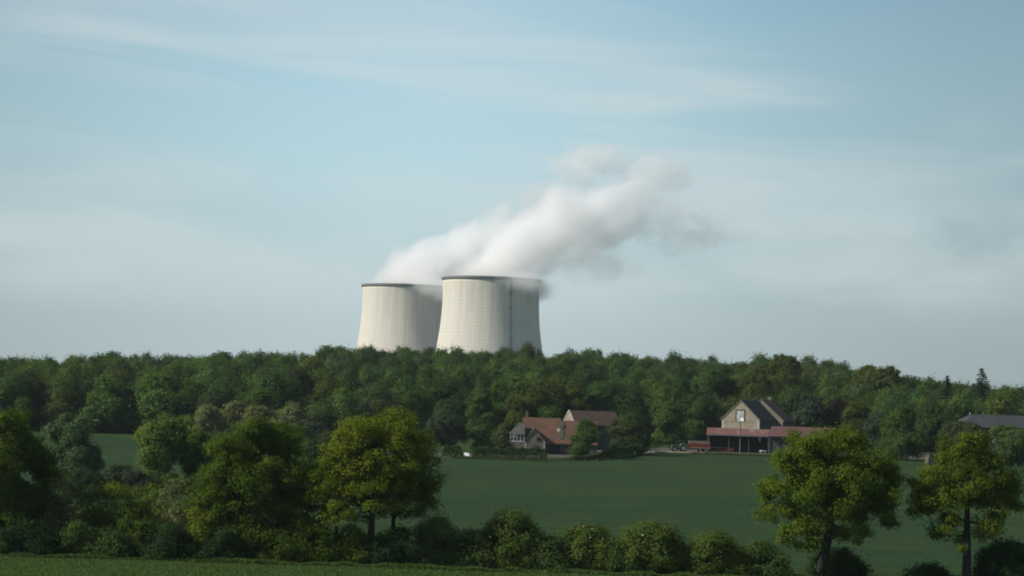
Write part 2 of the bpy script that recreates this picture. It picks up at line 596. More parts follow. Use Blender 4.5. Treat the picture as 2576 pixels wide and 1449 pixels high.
structure(strip_sheet('crop_field', [(-260, 213), (260, 213)],
                      [(-260, 521), (-105, 521), (-84, 476), (-44, 442), (8, 440), (28, 470), (40, 512), (260, 512)], M['crop'], 0.05, 160, 90),
          'smooth dark green field of young crop between hedgerow and farm')
structure(strip_sheet('farm_track', [(33, 505), (38, 512), (46, 520), (52, 523)], [(20, 516), (34, 530), (46, 531), (53, 529)], M['track'], 0.06, 40, 10),
          'pale chalky track leading to the tractor')
structure(strip_sheet('farmyard', [(-4, 459), (18, 459), (32, 486), (44, 526), (130, 534)], [(-4, 474), (14, 476), (30, 500), (44, 560), (130, 570)], M['yard'], 0.04, 40, 16),
          'dull gravel yard around the farm buildings')
structure(strip_sheet('lawn', [(-42, 444), (-8, 444)], [(-42, 470), (-8, 470)], M['lawn'], 0.04, 20, 12), 'pale mown lawn left of the farmhouse')

# ------------------------------------------------------------------ foliage generator
def fold(v):
    n = np.linalg.norm(v, axis=1, keepdims=True)
    return v / np.maximum(n, 1e-9)


def leaf_cloud(rng, lobes, per_area, rc, nl, leaf, colour, colour2, jitter=0.14, flat=0.6, inner=0.55, droop=0.0):
    """clumps of leaf faces spread through ellipsoid lobes; returns verts (n*4,3), colours (n,4), clump centres"""
    lobes = np.asarray(lobes, float)
    C, LO = [], []
    for L in lobes:
        area = 4 * math.pi * ((L[3] * L[4]) ** 1.6 + (L[3] * L[5]) ** 1.6 + (L[4] * L[5]) ** 1.6) ** (1 / 1.6) / 3 ** (1 / 1.6)
        n = max(2, int(round(area * per_area)))
        dirs = fold(rng.normal(size=(n * 2, 3)))
        keep = (dirs[:, 2] > -0.35) | (rng.random(len(dirs)) < 0.45)
        dirs = dirs[keep][:n]
        rad = 1 - inner * rng.random(len(dirs)) ** 1.6
        C.append(L[:3] + dirs * rad[:, None] * L[3:6])
        LO.append(dirs * rad[:, None])
    C = np.concatenate(C)
    LO = np.concatenate(LO)
    nc = len(C)
    out = fold(C - np.average(lobes[:, :3], axis=0, weights=lobes[:, 3] * lobes[:, 5]))
    cr = rc * (0.65 + 0.7 * rng.random(nc))
    cid = np.repeat(np.arange(nc), nl)
    n = len(cid)
    g = rng.normal(size=(n, 3))
    g = g / (1 + 0.25 * np.linalg.norm(g, axis=1, keepdims=True))
    g[rng.random(n) < 0.10] *= 1.7
    off = g * cr[cid][:, None] * np.array([1, 1, flat + 0.15])
    off[:, 2] -= droop * (off[:, 0] ** 2 + off[:, 1] ** 2) ** 0.5
    pos = C[cid] + off
    nrm = fold(fold(off) * 0.42 + LO[cid] * 0.45 + out[cid] * 0.25 + np.array([0, 0, 0.25]) + rng.normal(size=(n, 3)) * 0.30)
    tan = fold(np.cross(nrm, rng.normal(size=(n, 3))))
    bit = np.cross(nrm, tan)
    s = leaf * (0.6 + 0.8 * rng.random(n))[:, None]
    V = np.empty((n, 4, 3), np.float32)
    V[:, 0] = pos + tan * s
    V[:, 1] = pos + bit * s * 0.62
    V[:, 2] = pos - tan * s
    V[:, 3] = pos - bit * s * 0.62
    k = np.clip(rng.normal(0.45, 0.30, nc), 0, 1)[cid][:, None]
    k = np.clip(k + rng.normal(0, 0.12, (n, 1)), 0, 1)
    base = np.array(colour) * (1 - k) + np.array(colour2) * k
    base = base * np.exp(rng.normal(0, jitter, (n, 1)))
    colr = np.concatenate([base, np.ones((n, 1))], 1).astype(np.float32)
    return V.reshape(-1, 3), colr, C


def leaf_object(name, V, colr, parent=None):
    n = len(colr)
    me = quads_mesh(name, V, np.arange(n * 4).reshape(n, 4))
    a = me.attributes.new('leaf_colour', 'FLOAT_COLOR', 'FACE')
    a.data.foreach_set('color', colr.ravel())
    return mesh_obj(name, me, M['leaf'], parent)


def limb(mb, rng, a, b, r0, r1, bend=0.15, n=5, seg=6, sag=0.0):
    a, b = Vector(a), Vector(b)
    L = (b - a).length
    off = Vector(rng.normal(size=3)) * bend * L
    pts, rad = [], []
    for i in range(n + 1):
        w = i / n
        p = a.lerp(b, w) + off * math.sin(w * math.pi) * 0.6
        p.z += sag * L * math.sin(w * math.pi)
        pts.append(p)
        rad.append(r0 * (1 - w) ** 0.9 + r1 * (1 - (1 - w) ** 0.9))
    mb.tube(pts, rad, seg)
    return pts


PAL = {
    'spring': ((0.0691, 0.1154, 0.0118), (0.1223, 0.1619, 0.0159)),
    'yellow': ((0.0894, 0.129, 0.0137), (0.1615, 0.1872, 0.0195)),
    'deep': ((0.049, 0.0875, 0.0129), (0.0948, 0.1341, 0.0173)),
    'oak': ((0.0663, 0.105, 0.0118), (0.1159, 0.1487, 0.0159)),
    'silver': ((0.0609, 0.1131, 0.0493), (0.116, 0.1668, 0.0754)),
    'pale': ((0.0866, 0.1435, 0.0337), (0.1533, 0.206, 0.046)),
    'hedge': ((0.0586, 0.0992, 0.027), (0.0897, 0.1285, 0.0324)),
    'hedge_top': ((0.0722, 0.1171, 0.0251), (0.1169, 0.1501, 0.0322)),
    'dark': ((0.0232, 0.0514, 0.0197), (0.0407, 0.0725, 0.0228)),
    'tan': ((0.135, 0.1561, 0.063), (0.177, 0.1836, 0.081)),
    'pink': ((0.0975, 0.1293, 0.0358), (0.1869, 0.1525, 0.0715)),
    'brown': ((0.0497, 0.0731, 0.0408), (0.0648, 0.0857, 0.048)),
    'copper': ((0.03, 0.022, 0.018), (0.046, 0.03, 0.022)),
    'wood': ((0.0404, 0.084, 0.0234), (0.0648, 0.1071, 0.0265)),
    'wood_mid': ((0.0487, 0.0985, 0.0244), (0.0811, 0.1274, 0.0295)),
    'wood_olive': ((0.0617, 0.0901, 0.0203), (0.0883, 0.1056, 0.023)),
    'wood_brown': ((0.0508, 0.0774, 0.0275), (0.0618, 0.0824, 0.0316)),
    'spruce': ((0.014, 0.028, 0.019), (0.024, 0.04, 0.026)),
    'blossom': ((0.0264, 0.0506, 0.0264), (0.0825, 0.1045, 0.0682)),
}


def dome(rng, u, vt, vb, hw, n=9):
    """lobes (u, v, ru, rv) filling a rounded crown"""
    L = []
    H = vb - vt
    for i in range(n):
        w = (i + 0.5) / n
        v = vt + H * (0.16 + 0.72 * w)
        half = hw * math.sqrt(max(0.05, 1 - ((v - (vt + H * 0.58)) / (H * 0.58)) ** 2))
        uu = u + (rng.random() * 2 - 1) * half * 0.62
        rr = hw * (0.34 + 0.16 * rng.random())
        L.append((uu, max(v, vt + rr * 0.9), rr, min(rr * 0.95, H * 0.3)))
    L.append((u + rng.normal() * hw * 0.1, vt + hw * 0.42, hw * 0.42, hw * 0.42))
    return L


SEED = [100]


def tree(name, label, cat, u, Y, lobes, pal, group=None, trunk_r=0.35, trunk_u=None, leaf=0.17, rc=0.8, nl=80, per_area=0.55, fork=0.35,
         lean_u=None, depth=0.85, jitter=0.14, inner=0.55, twigs=0.6, trunks=1, bark='bark', stem_name='trunk', crown_name='crown',
         min_depth=0.8, droop=0.0, flat=0.6, extra=None, up_k=0.86):
    SEED[0] += 1
    rng = np.random.default_rng(SEED[0])
    b = base_at(u, Y)
    root = empty(name, b, 0, label, cat, group)
    Ls = []
    mpp = Y / FPX
    allu = [l[0] for l in lobes]
    span = (max(allu) - min(allu)) * mpp * 0.5 + np.mean([l[2] for l in lobes]) * mpp
    cu = np.mean(allu)
    for l in lobes:
        q = P(l[0], l[1], Y) - b
        rel = min(1.0, abs(l[0] - cu) * mpp / max(span, 0.1))
        yy = (rng.random() * 2 - 1) * span * 0.75 * math.sqrt(max(0, 1 - rel * rel)) * depth
        if len(l) > 4:
            yy = l[4]
        rx, rz_ = l[2] * mpp, l[3] * mpp
        Ls.append((q.x, yy, q.z, rx, max(0.5 * (rx + rz_) * 0.95, min_depth), rz_))
    c1, c2 = PAL[pal]
    V, colr, C = leaf_cloud(rng, Ls, per_area, rc, int(nl * 1.7), leaf * 0.78, c1, c2, jitter, flat, inner, droop)
    if extra:
        k = rng.random(len(colr)) < extra[1]
        colr[k, :3] = np.array(extra[0]) * np.exp(rng.normal(0, 0.2, (k.sum(), 1)))
    hgt = V[:, 2]
    ok = hgt.reshape(-1, 4).min(1) > 0.05
    V = V.reshape(-1, 4, 3)[ok].reshape(-1, 3)
    colr = colr[ok]
    leaf_object(crown_name, V, colr, root)
    mb = MB()
    zs = [L[2] for L in Ls]
    top = max(L[2] + L[5] * 0.4 for L in Ls)
    for k in range(trunks):
        off = 0 if trunks == 1 else (k - (trunks - 1) / 2) * 1.3
        a = Vector((off, 0, -0.3))
        lean = 0.0 if lean_u is None else (lean_u - u) * mpp
        fk = Vector((off + lean, 0, max(0.4, top * fork)))
        limb(mb, rng, a, fk, trunk_r * 1.15, trunk_r * 0.72, 0.02, 5, 9)
        up = Vector((off + lean + np.mean([L[0] - off - lean for L in Ls]) * 0.35, 0, top * up_k))
        limb(mb, rng, fk, up, trunk_r * 0.72, 0.06, 0.05, 6, 7)
        mine = sorted(range(k, len(Ls), trunks), key=lambda i: math.hypot(Ls[i][0] - off - lean, Ls[i][1]))
        stem = [(fk.lerp(up, q / 8), trunk_r * (0.62 - 0.055 * q)) for q in range(8)]
        nodes = [(p_, r_) for p_, r_ in stem]
        for i in mine:
            L = Ls[i]
            cpt = Vector(L[:3])
            cand = [(((cpt - p_).length + max(0.0, (p_.z - cpt.z)) * 1.2), p_, r_) for p_, r_ in nodes]
            dist_, st, sr = min(cand, key=lambda e: e[0])
            r0 = max(0.05, min(sr * 0.6, trunk_r * 0.30))
            limb(mb, rng, st, cpt, r0, r0 * 0.45, 0.16, 6, 6, 0.05)
            nodes.append((cpt, r0 * 0.7))
            if twigs > 0:
                dist = np.linalg.norm((C - np.array(L[:3])) / np.array(L[3:6]), axis=1)
                idx = np.where(dist < 1.05)[0]
                idx = idx[rng.random(len(idx)) < twigs]
                for j in idx[:60]:
                    s0 = st.lerp(cpt, 0.6 + 0.4 * rng.random())
                    limb(mb, rng, s0, Vector(C[j]), 0.035, 0.014, 0.14, 3, 4)
    mb.build(stem_name, M[bark], root, smooth=True)
    return root


def bush(name, label, u, Y, vt, vb, hw, pal, group=None, cat='bush', leaf=0.15, rc=0.55, nl=60, per_area=0.8, n=9, extra=None, inner=0.5, lobes=None, jitter=0.14):
    rng = np.random.default_rng(int(u * 7 + vt))
    if lobes is None:
        lobes = []
        H = vb - vt
        for i in range(n):
            uu = u + hw * (2 * (i + 0.5) / n - 1) * 0.8
            e = abs(uu - u) / hw
            tp = vt + H * (0.62 * e ** 2.0) + rng.random() * H * 0.08
            rr = hw * (0.26 + 0.12 * rng.random())
            lobes.append((uu, tp + rr * 0.8, rr, rr * 0.85))
            lobes.append((uu + rng.normal() * hw * 0.08, (tp + vb) / 2 + H * 0.08, rr * 1.15, H * 0.30))
            lobes.append((uu + rng.normal() * hw * 0.08, vb - H * 0.14, rr * 1.1, H * 0.2))
    return tree(name, label, cat, u, Y, lobes, pal, group, trunk_r=0.12, leaf=leaf, rc=rc, nl=nl, per_area=per_area, fork=0.12, twigs=0.15, bark='bark_dark',
                stem_name='stem', crown_name='foliage', inner=inner, extra=extra, trunks=3, jitter=jitter, up_k=0.5)

# ------------------------------------------------------------------ cooling towers
TOWER_PX = 2.94
def tower_radius(z, H=165.0):
    return 41.2 * math.sqrt(1 + ((z - (H - 15.0)) / 101.0) ** 2)


def cooling_tower(u, v_rim, Y, label, ladder_deg):
    rim = P(u, v_rim, Y)
    H = 165.0
    root = empty('cooling_tower', (rim.x, Y, rim.z - H), 0, label, 'cooling tower', 'concrete cooling towers behind the wood')
    nr, nseg, th = 150, 6, 0.9
    na = nr * nseg
    zs = np.concatenate([np.linspace(9, 60, 10)[:-1], np.linspace(60, H - 2.61, 48)])
    a = np.arange(na) * 2 * math.pi / na
    ribs = np.where(np.arange(na) % nseg == 0, 0.13, 0.0) + np.where(np.arange(na) % nseg == 1, 0.13, 0.0)
    V, Q = [], []
    for z in zs:
        r = tower_radius(z, H) + ribs
        V.append(np.stack([r * np.cos(a), r * np.sin(a), np.full(na, z)], 1))
    for z in zs[::-1]:
        r = np.full(na, tower_radius(z, H) - th)
        V.append(np.stack([r * np.cos(a), r * np.sin(a), np.full(na, z)], 1))
    rows = len(V)
    V = np.concatenate(V)
    k = np.arange(na)
    k2 = (k + 1) % na
    for j in range(rows):
        j2 = (j + 1) % rows
        Q.append(np.stack([j * na + k, j * na + k2, j2 * na + k2, j2 * na + k], 1))
    me = quads_mesh('shell', V, np.concatenate(Q))
    mesh_obj('shell', me, M['tower'], root)
    # gallery at the rim: ring beam, walkway lip and parapet
    def ring(name, prof, mat):
        n = 180
        m_ = len(prof)
        vs, fs = [], []
        for i in range(n):
            w = 2 * math.pi * i / n
            vs += [(r * math.cos(w), r * math.sin(w), z) for r, z in prof]
        for i in range(n):
            i2 = (i + 1) % n
            fs += [(i * m_ + j, i2 * m_ + j, i2 * m_ + (j + 1) % m_, i * m_ + (j + 1) % m_) for j in range(m_)]
        return MB().add(vs, fs).build(name, mat, root)
    rt = tower_radius(H, H)
    ring('rim_gallery', [(rt - 1.0, H - 2.6), (rt + 0.1, H - 2.6), (rt + 1.2, H - 2.1), (rt + 1.4, H - 1.5), (rt - 1.0, H - 1.5)], M['concrete_dark'])
    ring('rim_parapet', [(rt + 1.2, H - 1.49), (rt + 1.32, H - 1.49), (rt + 1.32, H - 0.3), (rt + 1.2, H - 0.3)], M['steel'])
    if ladder_deg is not None:
        w = math.radians(ladder_deg)
        cx, cyy = math.sin(w), -math.cos(w)
        mb = MB()
        tx, ty = math.cos(w), math.sin(w)
        for z0, z1 in zip(np.linspace(20, H - 3, 30)[:-1], np.linspace(20, H - 3, 30)[1:]):
            for off in (-0.55, 0.55):
                pts = [((tower_radius(z, H) + 0.95) * cx + tx * off, (tower_radius(z, H) + 0.95) * cyy + ty * off, z) for z in (z0, z1)]
                mb.tube(pts, 0.16, 5)
            for z in np.arange(z0, z1, 1.2):
                r = tower_radius(z, H) + 0.95
                mb.tube([(r * cx - tx * 0.55, r * cyy - ty * 0.55, z), (r * cx + tx * 0.55, r * cyy + ty * 0.55, z)], 0.09, 4)
        mb.build('ladder', M['steel'], root)
        for z in np.arange(H - 14, 60, -12.5):
            r = tower_radius(z, H)
            pl = MB()
            corners = [(-1.5, 0.4), (1.5, 0.4), (1.5, 2.4), (-1.5, 2.4)]
            vs = [((r + q) * cx + tx * s, (r + q) * cyy + ty * s, zz) for zz in (z, z + 0.3) for s, q in corners]
            pl.add(vs, [(0, 3, 2, 1), (4, 5, 6, 7), (0, 1, 5, 4), (1, 2, 6, 5), (2, 3, 7, 6), (3, 0, 4, 7)])
            for s in (-1.5, 0, 1.5):
                pl.tube([((r + 2.35) * cx + tx * s, (r + 2.35) * cyy + ty * s, z + .3), ((r + 2.35) * cx + tx * s, (r + 2.35) * cyy + ty * s, z + 1.7)], 0.1, 4)
            pl.tube([((r + 2.35) * cx - tx * 1.5, (r + 2.35) * cyy - ty * 1.5, z + 1.7), ((r + 2.35) * cx + tx * 1.5, (r + 2.35) * cyy + ty * 1.5, z + 1.7)], 0.12, 4)
            pl.build('ladder_platform', M['steel'], root)
    return root, rim


NEAR_Y = FPX / TOWER_PX
FAR_Y = NEAR_Y / 0.915
near_tower, near_rim = cooling_tower(1236.5, 701.0, NEAR_Y, 'larger nearer pale concrete cooling tower with a dark ladder down its right side', 24.0)
far_tower, far_rim = cooling_tower(1024.5, 719.0, FAR_Y, 'smaller farther concrete cooling tower, partly hidden by the tower with the ladder', None)

# ------------------------------------------------------------------ steam
def loft(name, secs, n=28, lump=0.0, seed=1):
    """closed tube through sections (x, z, half height, half depth, tilt)"""
    rng = random.Random(seed)
    vs, fs = [], []
    for (x, z, r, ry, tilt) in secs:
        nx, nz = -math.sin(tilt), math.cos(tilt)
        for k in range(n):
            w = 2 * math.pi * k / n
            q = 1 + lump * (rng.random() - 0.5)
            vs.append((x + nx * r * q * math.cos(w), ry * q * math.sin(w), z + nz * r * q * math.cos(w)))
    m_ = len(secs)
    for i in range(m_ - 1):
        for k in range(n):
            k2 = (k + 1) % n
            fs.append((i * n + k, (i + 1) * n + k, (i + 1) * n + k2, i * n + k2))
    fs.append(tuple(range(n)))
    fs.append(tuple(range(m_ * n - 1, (m_ - 1) * n - 1, -1)))
    return MB().add(vs, fs)


def volume_out(t, dens, step=0.35, colour=(0.999, 0.999, 0.999), mat=None, aniso=0.15):
    vol = t.node('ShaderNodeVolumePrincipled')
    vol.inputs['Color'].default_value = (*colour, 1)
    vol.inputs['Anisotropy'].default_value = aniso
    t.l.new(dens, vol.inputs['Density'])
    o = t.node('ShaderNodeOutputMaterial')
    t.l.new(vol.outputs[0], o.inputs['Volume'])
    mat.cycles.volume_step_rate = step


def plume_material(name, seed, d0, k_rise, shrink, x_end):
    mt, t = new_mat(name)
    co = t.coord()
    x, y, z = t.xyz(co)
    sh = t.node('ShaderNodeVectorMath', operation='ADD')
    t.l.new(co, sh.inputs[0])
    sh.inputs[1].default_value = (seed, seed * 0.7, seed * 1.3)
    # stretch the billows along the drift
    xr = t.m('ADD', t.m('MULTIPLY', x, 0.77), t.m('MULTIPLY', z, 0.64))
    zr = t.m('SUBTRACT', t.m('MULTIPLY', z, 0.77), t.m('MULTIPLY', x, 0.64))
    v2 = t.vec(t.m('ADD', t.m('MULTIPLY', xr, 0.62), seed), t.m('ADD', y, seed), zr)
    n1 = t.noise(v2, 0.040, 8.0, 0.66, 0.3)
    n2 = t.noise(sh.outputs[0], 0.013, 2.0, 0.5)
    xm = t.m('MAXIMUM', x, -38.0)
    zc = t.m('ADD', t.m('MULTIPLY', t.m('SUBTRACT', 1.0, t.m('EXPONENT', t.m('DIVIDE', xm, -62.0))), 67.0 * k_rise), t.m('MULTIPLY', xm, 0.06))
    rz = t.m('SUBTRACT', 42.0 * shrink, t.m('MULTIPLY', t.smooth(x, 70.0, 165.0), 15.0 * shrink))
    rz = t.m('ADD', rz, t.smooth(x, -40.0, 15.0, 20.0, 0.0))
    ry = t.m('SUBTRACT', 40.0, t.m('MULTIPLY', t.smooth(x, 0.0, 150.0), 10.0))
    dzn = t.m('DIVIDE', t.m('SUBTRACT', z, zc), rz)
    dyn = t.m('DIVIDE', y, ry)
    dd = t.m('SQRT', t.m('ADD', t.m('MULTIPLY', dzn, dzn), t.m('MULTIPLY', dyn, dyn)))
    grow = t.smooth(x, -40.0, 60.0, 0.55, 1.25)
    pert = t.m('ADD', t.m('MULTIPLY', t.m('MULTIPLY', t.m('SUBTRACT', n1, 0.5), 2.0), grow), t.m('MULTIPLY', t.m('SUBTRACT', n2, 0.5), 0.5))
    e = t.m('ADD', t.m('SUBTRACT', 0.95, dd), pert)
    body = t.m('ADD', t.m('MULTIPLY', t.smooth(e, 0.0, 0.15), 0.16), t.m('MULTIPLY', t.smooth(e, 0.05, 0.5), 0.84))
    body = t.m('MULTIPLY', body, t.smooth(z, -2.5, 1.5))
    # steam pulled down over the lee edge of the rim
    ex = t.m('DIVIDE', t.m('SUBTRACT', x, 28.0), 32.0)
    ez = t.m('DIVIDE', t.m('SUBTRACT', z, t.m('MULTIPLY', t.m('SUBTRACT', x, 5.0), -0.17)), 12.0)
    ey = t.m('DIVIDE', y, 72.0)
    ed = t.m('SQRT', t.m('ADD', t.m('ADD', t.m('MULTIPLY', ex, ex), t.m('MULTIPLY', ez, ez)), t.m('MULTIPLY', ey, ey)))
    lee = t.m('MULTIPLY', t.smooth(t.m('ADD', t.m('SUBTRACT', 1.12, ed), t.m('MULTIPLY', t.m('SUBTRACT', n1, 0.5), 2.0)), 0.0, 0.6), t.smooth(x, 34.0, 56.0, 0.75, 0.10))
    fade = t.smooth(x, x_end - 75.0, x_end, 1.0, 0.0)
    thin = t.smooth(x, -10.0, 120.0, 1.0, 0.60)
    dens = t.m('MULTIPLY', t.m('MULTIPLY', t.m('MAXIMUM', body, lee), t.m('MULTIPLY', fade, thin)), d0)
    volume_out(t, dens, 0.13, mat=mt)
    return mt


def puff_material(name, seed, d0, scale, thr, edge):
    """thin torn steam: density inside the unit ball of the object's own axes (object scaled to metres)"""
    mt, t = new_mat(name)
    co = t.coord()
    g = t.coord('Object')
    gx, gy, gzz = t.xyz(co)
    ln = t.m('SQRT', t.m('ADD', t.m('ADD', t.m('MULTIPLY', gx, gx), t.m('MULTIPLY', gy, gy)), t.m('MULTIPLY', gzz, gzz)))
    nv = t.vec(t.m('ADD', gx, seed), t.m('ADD', gy, seed), t.m('ADD', t.m('MULTIPLY', gzz, 0.75), seed))
    n1 = t.noise(nv, scale, 6.0, 0.6, 0.4)
    e = t.m('ADD', t.m('SUBTRACT', 0.62, ln), t.m('MULTIPLY', t.m('SUBTRACT', n1, thr), 2.6))
    dens = t.m('MULTIPLY', t.m('MULTIPLY', t.smooth(e, 0.0, edge), t.smooth(ln, 0.75, 1.0, 1.0, 0.0)), d0)
    volume_out(t, dens, 0.13, mat=mt)
    return mt


def plume(rim, name, label, mat, squash):
    q = squash
    secs = [(14, -26, 54, 60, R(90)), (12, -4, 55, 60, R(82)), (14, 16 * q, 54, 56, R(64)), (36, 40 * q, 50, 48, R(46)), (74, 58 * q, 46, 46, R(30)),
            (116, 71 * q, 41, 42, R(19)), (152, 80 * q, 34, 36, R(14)), (174, 84 * q, 20, 22, R(12))]
    o = loft(name, secs).build(name, mat, None)
    o.location = rim
    tag(o, label, 'steam', 'steam plumes over the cooling towers')
    return o


plume(near_rim, 'steam_plume', 'dense white steam plume blowing right from the rim of the tower with the ladder', plume_material('near_steam', 31.0, 0.085, 1.0, 1.0, 172.0), 1.0)
plume(far_rim, 'steam_plume', 'white steam plume rising from the smaller farther tower behind the bigger plume', plume_material('far_steam', 77.0, 0.085, 0.80, 0.86, 172.0), 0.84)


def puff(u, v, ru, rv, Y, label, mat, depth=0.7):
    bm_v, bm_f = [], []
    n, m_ = 20, 12
    for j in range(m_ + 1):
        a = math.pi * j / m_
        for k in range(n):
            w = 2 * math.pi * k / n
            bm_v.append((math.sin(a) * math.cos(w), math.sin(a) * math.sin(w), math.cos(a)))
    for j in range(m_):
        for k in range(n):
            k2 = (k + 1) % n
            bm_f.append((j * n + k, (j + 1) * n + k, (j + 1) * n + k2, j * n + k2))
    o = MB().add(bm_v, bm_f).build('steam_wisp', mat, None)
    o.location = P(u, v, Y)
    k = Y / FPX
    o.scale = (ru * k, (ru + rv) * 0.5 * k * depth, rv * k)
    tag(o, label, 'steam', 'thin shreds of steam torn from the plumes')
    return o


puff(1483, 412, 122, 72, NEAR_Y + 20, 'thin grey billow of steam standing above the bright plume', puff_material('grey_steam', 4.2, 0.034, 1.9, 0.40, 0.35))
puff(1655, 432, 128, 62, NEAR_Y + 10, 'grey ragged tip of steam at the far right end of the plume', puff_material('grey_steam_tip', 9.1, 0.034, 2.0, 0.41, 0.38))
puff(1388, 500, 118, 58, NEAR_Y + 70, 'faint grey steam billow on the upper left flank of the plume', puff_material('grey_steam_flank', 15.4, 0.032, 2.0, 0.41, 0.38))
puff(1760, 590, 250, 150, NEAR_Y, 'faint dark shreds of steam drifting below and right of the plume', puff_material('steam_shreds', 2.6, 0.034, 3.6, 0.585, 0.4))
puff(1500, 660, 220, 120, NEAR_Y - 20, 'pale low steam trailing right of the ladder tower just above its rim', puff_material('low_steam', 6.3, 0.03, 2.8, 0.53, 0.6))

# ------------------------------------------------------------------ the wood on the hill: one far mass of crowns
def crown_template(rng, w, h, per_area, rc, nl, leaf, only_top):
    L = []
    for i in range(11):
        a = rng.random() * 2 * math.pi
        q = w * 0.72 * math.sqrt(rng.random())
        z = h * (0.84 - 0.52 * (q / w) ** 1.5 - rng.random() * (0.16 if only_top else 0.40))
        r = w * (0.24 + 0.2 * rng.random())
        L.append((q * math.cos(a), q * math.sin(a), z, r, r, r * (0.75 + 0.25 * rng.random())))
    L.append((0, 0, h - w * 0.36, w * 0.42, w * 0.42, w * 0.36))
    V, colr, C = leaf_cloud(rng, L, per_area, rc, nl, leaf, (1, 1, 1), (1, 1, 1), 0.20, 0.6, 0.4)
    V[:, 2] += h - V[:, 2].max()
    return V.reshape(-1, 4, 3), colr[:, :3]


def build_wood():
    rng = np.random.default_rng(5)
    full = [crown_template(rng, 6.2 + rng.random() * 2.2, 17.5, 0.20, 1.35, 44, 0.36, False) for _ in range(6)]
    tops = [crown_template(rng, 6.2 + rng.random() * 2.2, 17.5, 0.22, 1.3, 44, 0.34, True) for _ in range(8)]
    VV, CC = [], []
    pals = ['wood', 'wood', 'wood_mid', 'wood_mid', 'wood_olive', 'wood_brown']
    y = 535.0
    row = 0
    while y < 905:
        half = (1288 / FPX) * y + 22
        x = -half + rng.random() * 8
        while x < half:
            xx, yy = x + rng.normal() * 1.6, y + rng.normal() * 2.4
            x += 8.0 + rng.random() * 7.0
            # the meadow bay on the left and the farm clearing stay open
            if yy < 592 and xx > -42:
                continue
            if yy < 618 and (-25 < xx < 95) and rng.random() < 0.35:
                continue
            V, s = (full if row < 8 else tops)[rng.integers(6)]
            g = gz(xx, yy)
            hh = 0.66 + 0.52 * rng.random()
            if yy > 815:
                # the skyline row reaches the height it has against the sky
                tgt = float(np.interp(xx * RIDGE_Y / yy, _sx, _sz)) * yy / RIDGE_Y - g
                hh = np.clip((tgt + rng.normal() * 2.0 - 1.2) / 17.5, 0.65, 1.45)
            a = rng.random() * 6.283
            ca, sa = math.cos(a), math.sin(a)
            ws = 0.65 + 0.65 * rng.random()
            W = np.empty_like(V)
            W[..., 0] = (V[..., 0] * ca - V[..., 1] * sa) * ws + xx
            W[..., 1] = (V[..., 0] * sa + V[..., 1] * ca) * ws + yy
            W[..., 2] = V[..., 2] * hh + g
            c1, c2 = PAL[pals[rng.integers(6)]]
            k = rng.random()
            base = (np.array(c1) * (1 - k) + np.array(c2) * k) * math.exp(rng.normal() * 0.16)
            VV.append(W.reshape(-1, 3))
            CC.append(s * base)
        y += 10.0
        row += 1
    V = np.concatenate(VV)
    C = np.concatenate(CC)
    C = np.concatenate([C, np.ones((len(C), 1))], 1).astype(np.float32)
    print('wood leaves', len(C))
    o = leaf_object('woodland', V, C)
    tag(o, 'dense dark green wood of merged crowns covering the hill', 'woodland', None, 'stuff')


build_wood()

# ------------------------------------------------------------------ trees one can tell apart in front of the wood
def mid_tree(name, label, u, vt, vb, hw, Y, pal, group=None, cat='tree', n=9, leaf=0.36, rc=0.8, nl=42, per_area=0.45, twigs=0.0, trunk_r=0.3, **kw):
    rng = np.random.default_rng(int(u * 3 + vt))
    return tree(name, label, cat, u, Y, dome(rng, u, vt, vb, hw, n), pal, group, trunk_r=trunk_r, leaf=leaf, rc=rc, nl=nl, per_area=per_area, twigs=twigs, inner=0.45, **kw)


EDGE = 'trees along the front of the wood'
B = 'broadleaf_tree'
mid_tree(B, 'dull olive-brown tree at the wood edge above the tree cut by the left edge', 82, 951, 1110, 62, 545, 'wood_brown', EDGE)
mid_tree(B, 'dark green tree at the wood edge directly above the silvery pointed tree', 178, 962, 1105, 60, 548, 'wood_mid', EDGE)
mid_tree(B, 'olive green tree at the wood edge standing above the open meadow gap', 288, 982, 1100, 64, 540, 'wood_olive', EDGE)
mid_tree(B, 'broad low dome of brighter green at the wood edge left of the tan budding trees', 408, 998, 1110, 80, 536, 'wood_mid', EDGE, n=12)
mid_tree(B, 'small light green tree tucked between the broad low dome and the tan budding trees', 470, 1046, 1125, 36, 520, 'pale', EDGE)
TAN = 'tan budding trees before the wood'
mid_tree('budding_tree', 'tan budding tree, leftmost of the pale brown row before the wood', 530, 1022, 1150, 48, 490, 'tan', TAN, per_area=0.75)
mid_tree('budding_tree', 'tan budding tree, tallest of the pale brown row before the wood', 588, 1012, 1145, 46, 494, 'tan', TAN, per_area=0.75)
mid_tree('budding_tree', 'tan budding tree rising behind the crown of the big dark green twin-trunked tree', 655, 1024, 1150, 50, 492, 'tan', TAN, per_area=0.75)
mid_tree('budding_tree', 'brownish budding tree at the right end of the pale brown row', 730, 1018, 1150, 56, 490, 'tan', TAN, per_area=0.75)
mid_tree('bare_tree', 'greyish brown thin-leaved tree in the gap between the dark twin-trunked tree and the yellow-green one', 778, 1062, 1160, 54, 460, 'brown', None, per_area=0.5)
mid_tree(B, 'dark green tree between the greyish brown tree and the yellow-green crown', 820, 1032, 1140, 42, 500, 'wood', EDGE)
mid_tree('bare_tree', 'brown-grey tree peeping above the top of the big yellow-green tree', 940, 1004, 1100, 62, 590, 'wood_brown', EDGE)
mid_tree(B, 'fresh green tree behind the right shoulder of the big yellow-green tree', 1050, 985, 1100, 52, 600, 'wood_mid', EDGE)
mid_tree('orchard_tree', 'reddish brown thin-leaved orchard tree with bare trunk on the lawn', 1128, 1034, 1128, 52, 470, 'brown', None, leaf=0.26, per_area=0.42, nl=34, trunk_r=0.16, twigs=0.4)
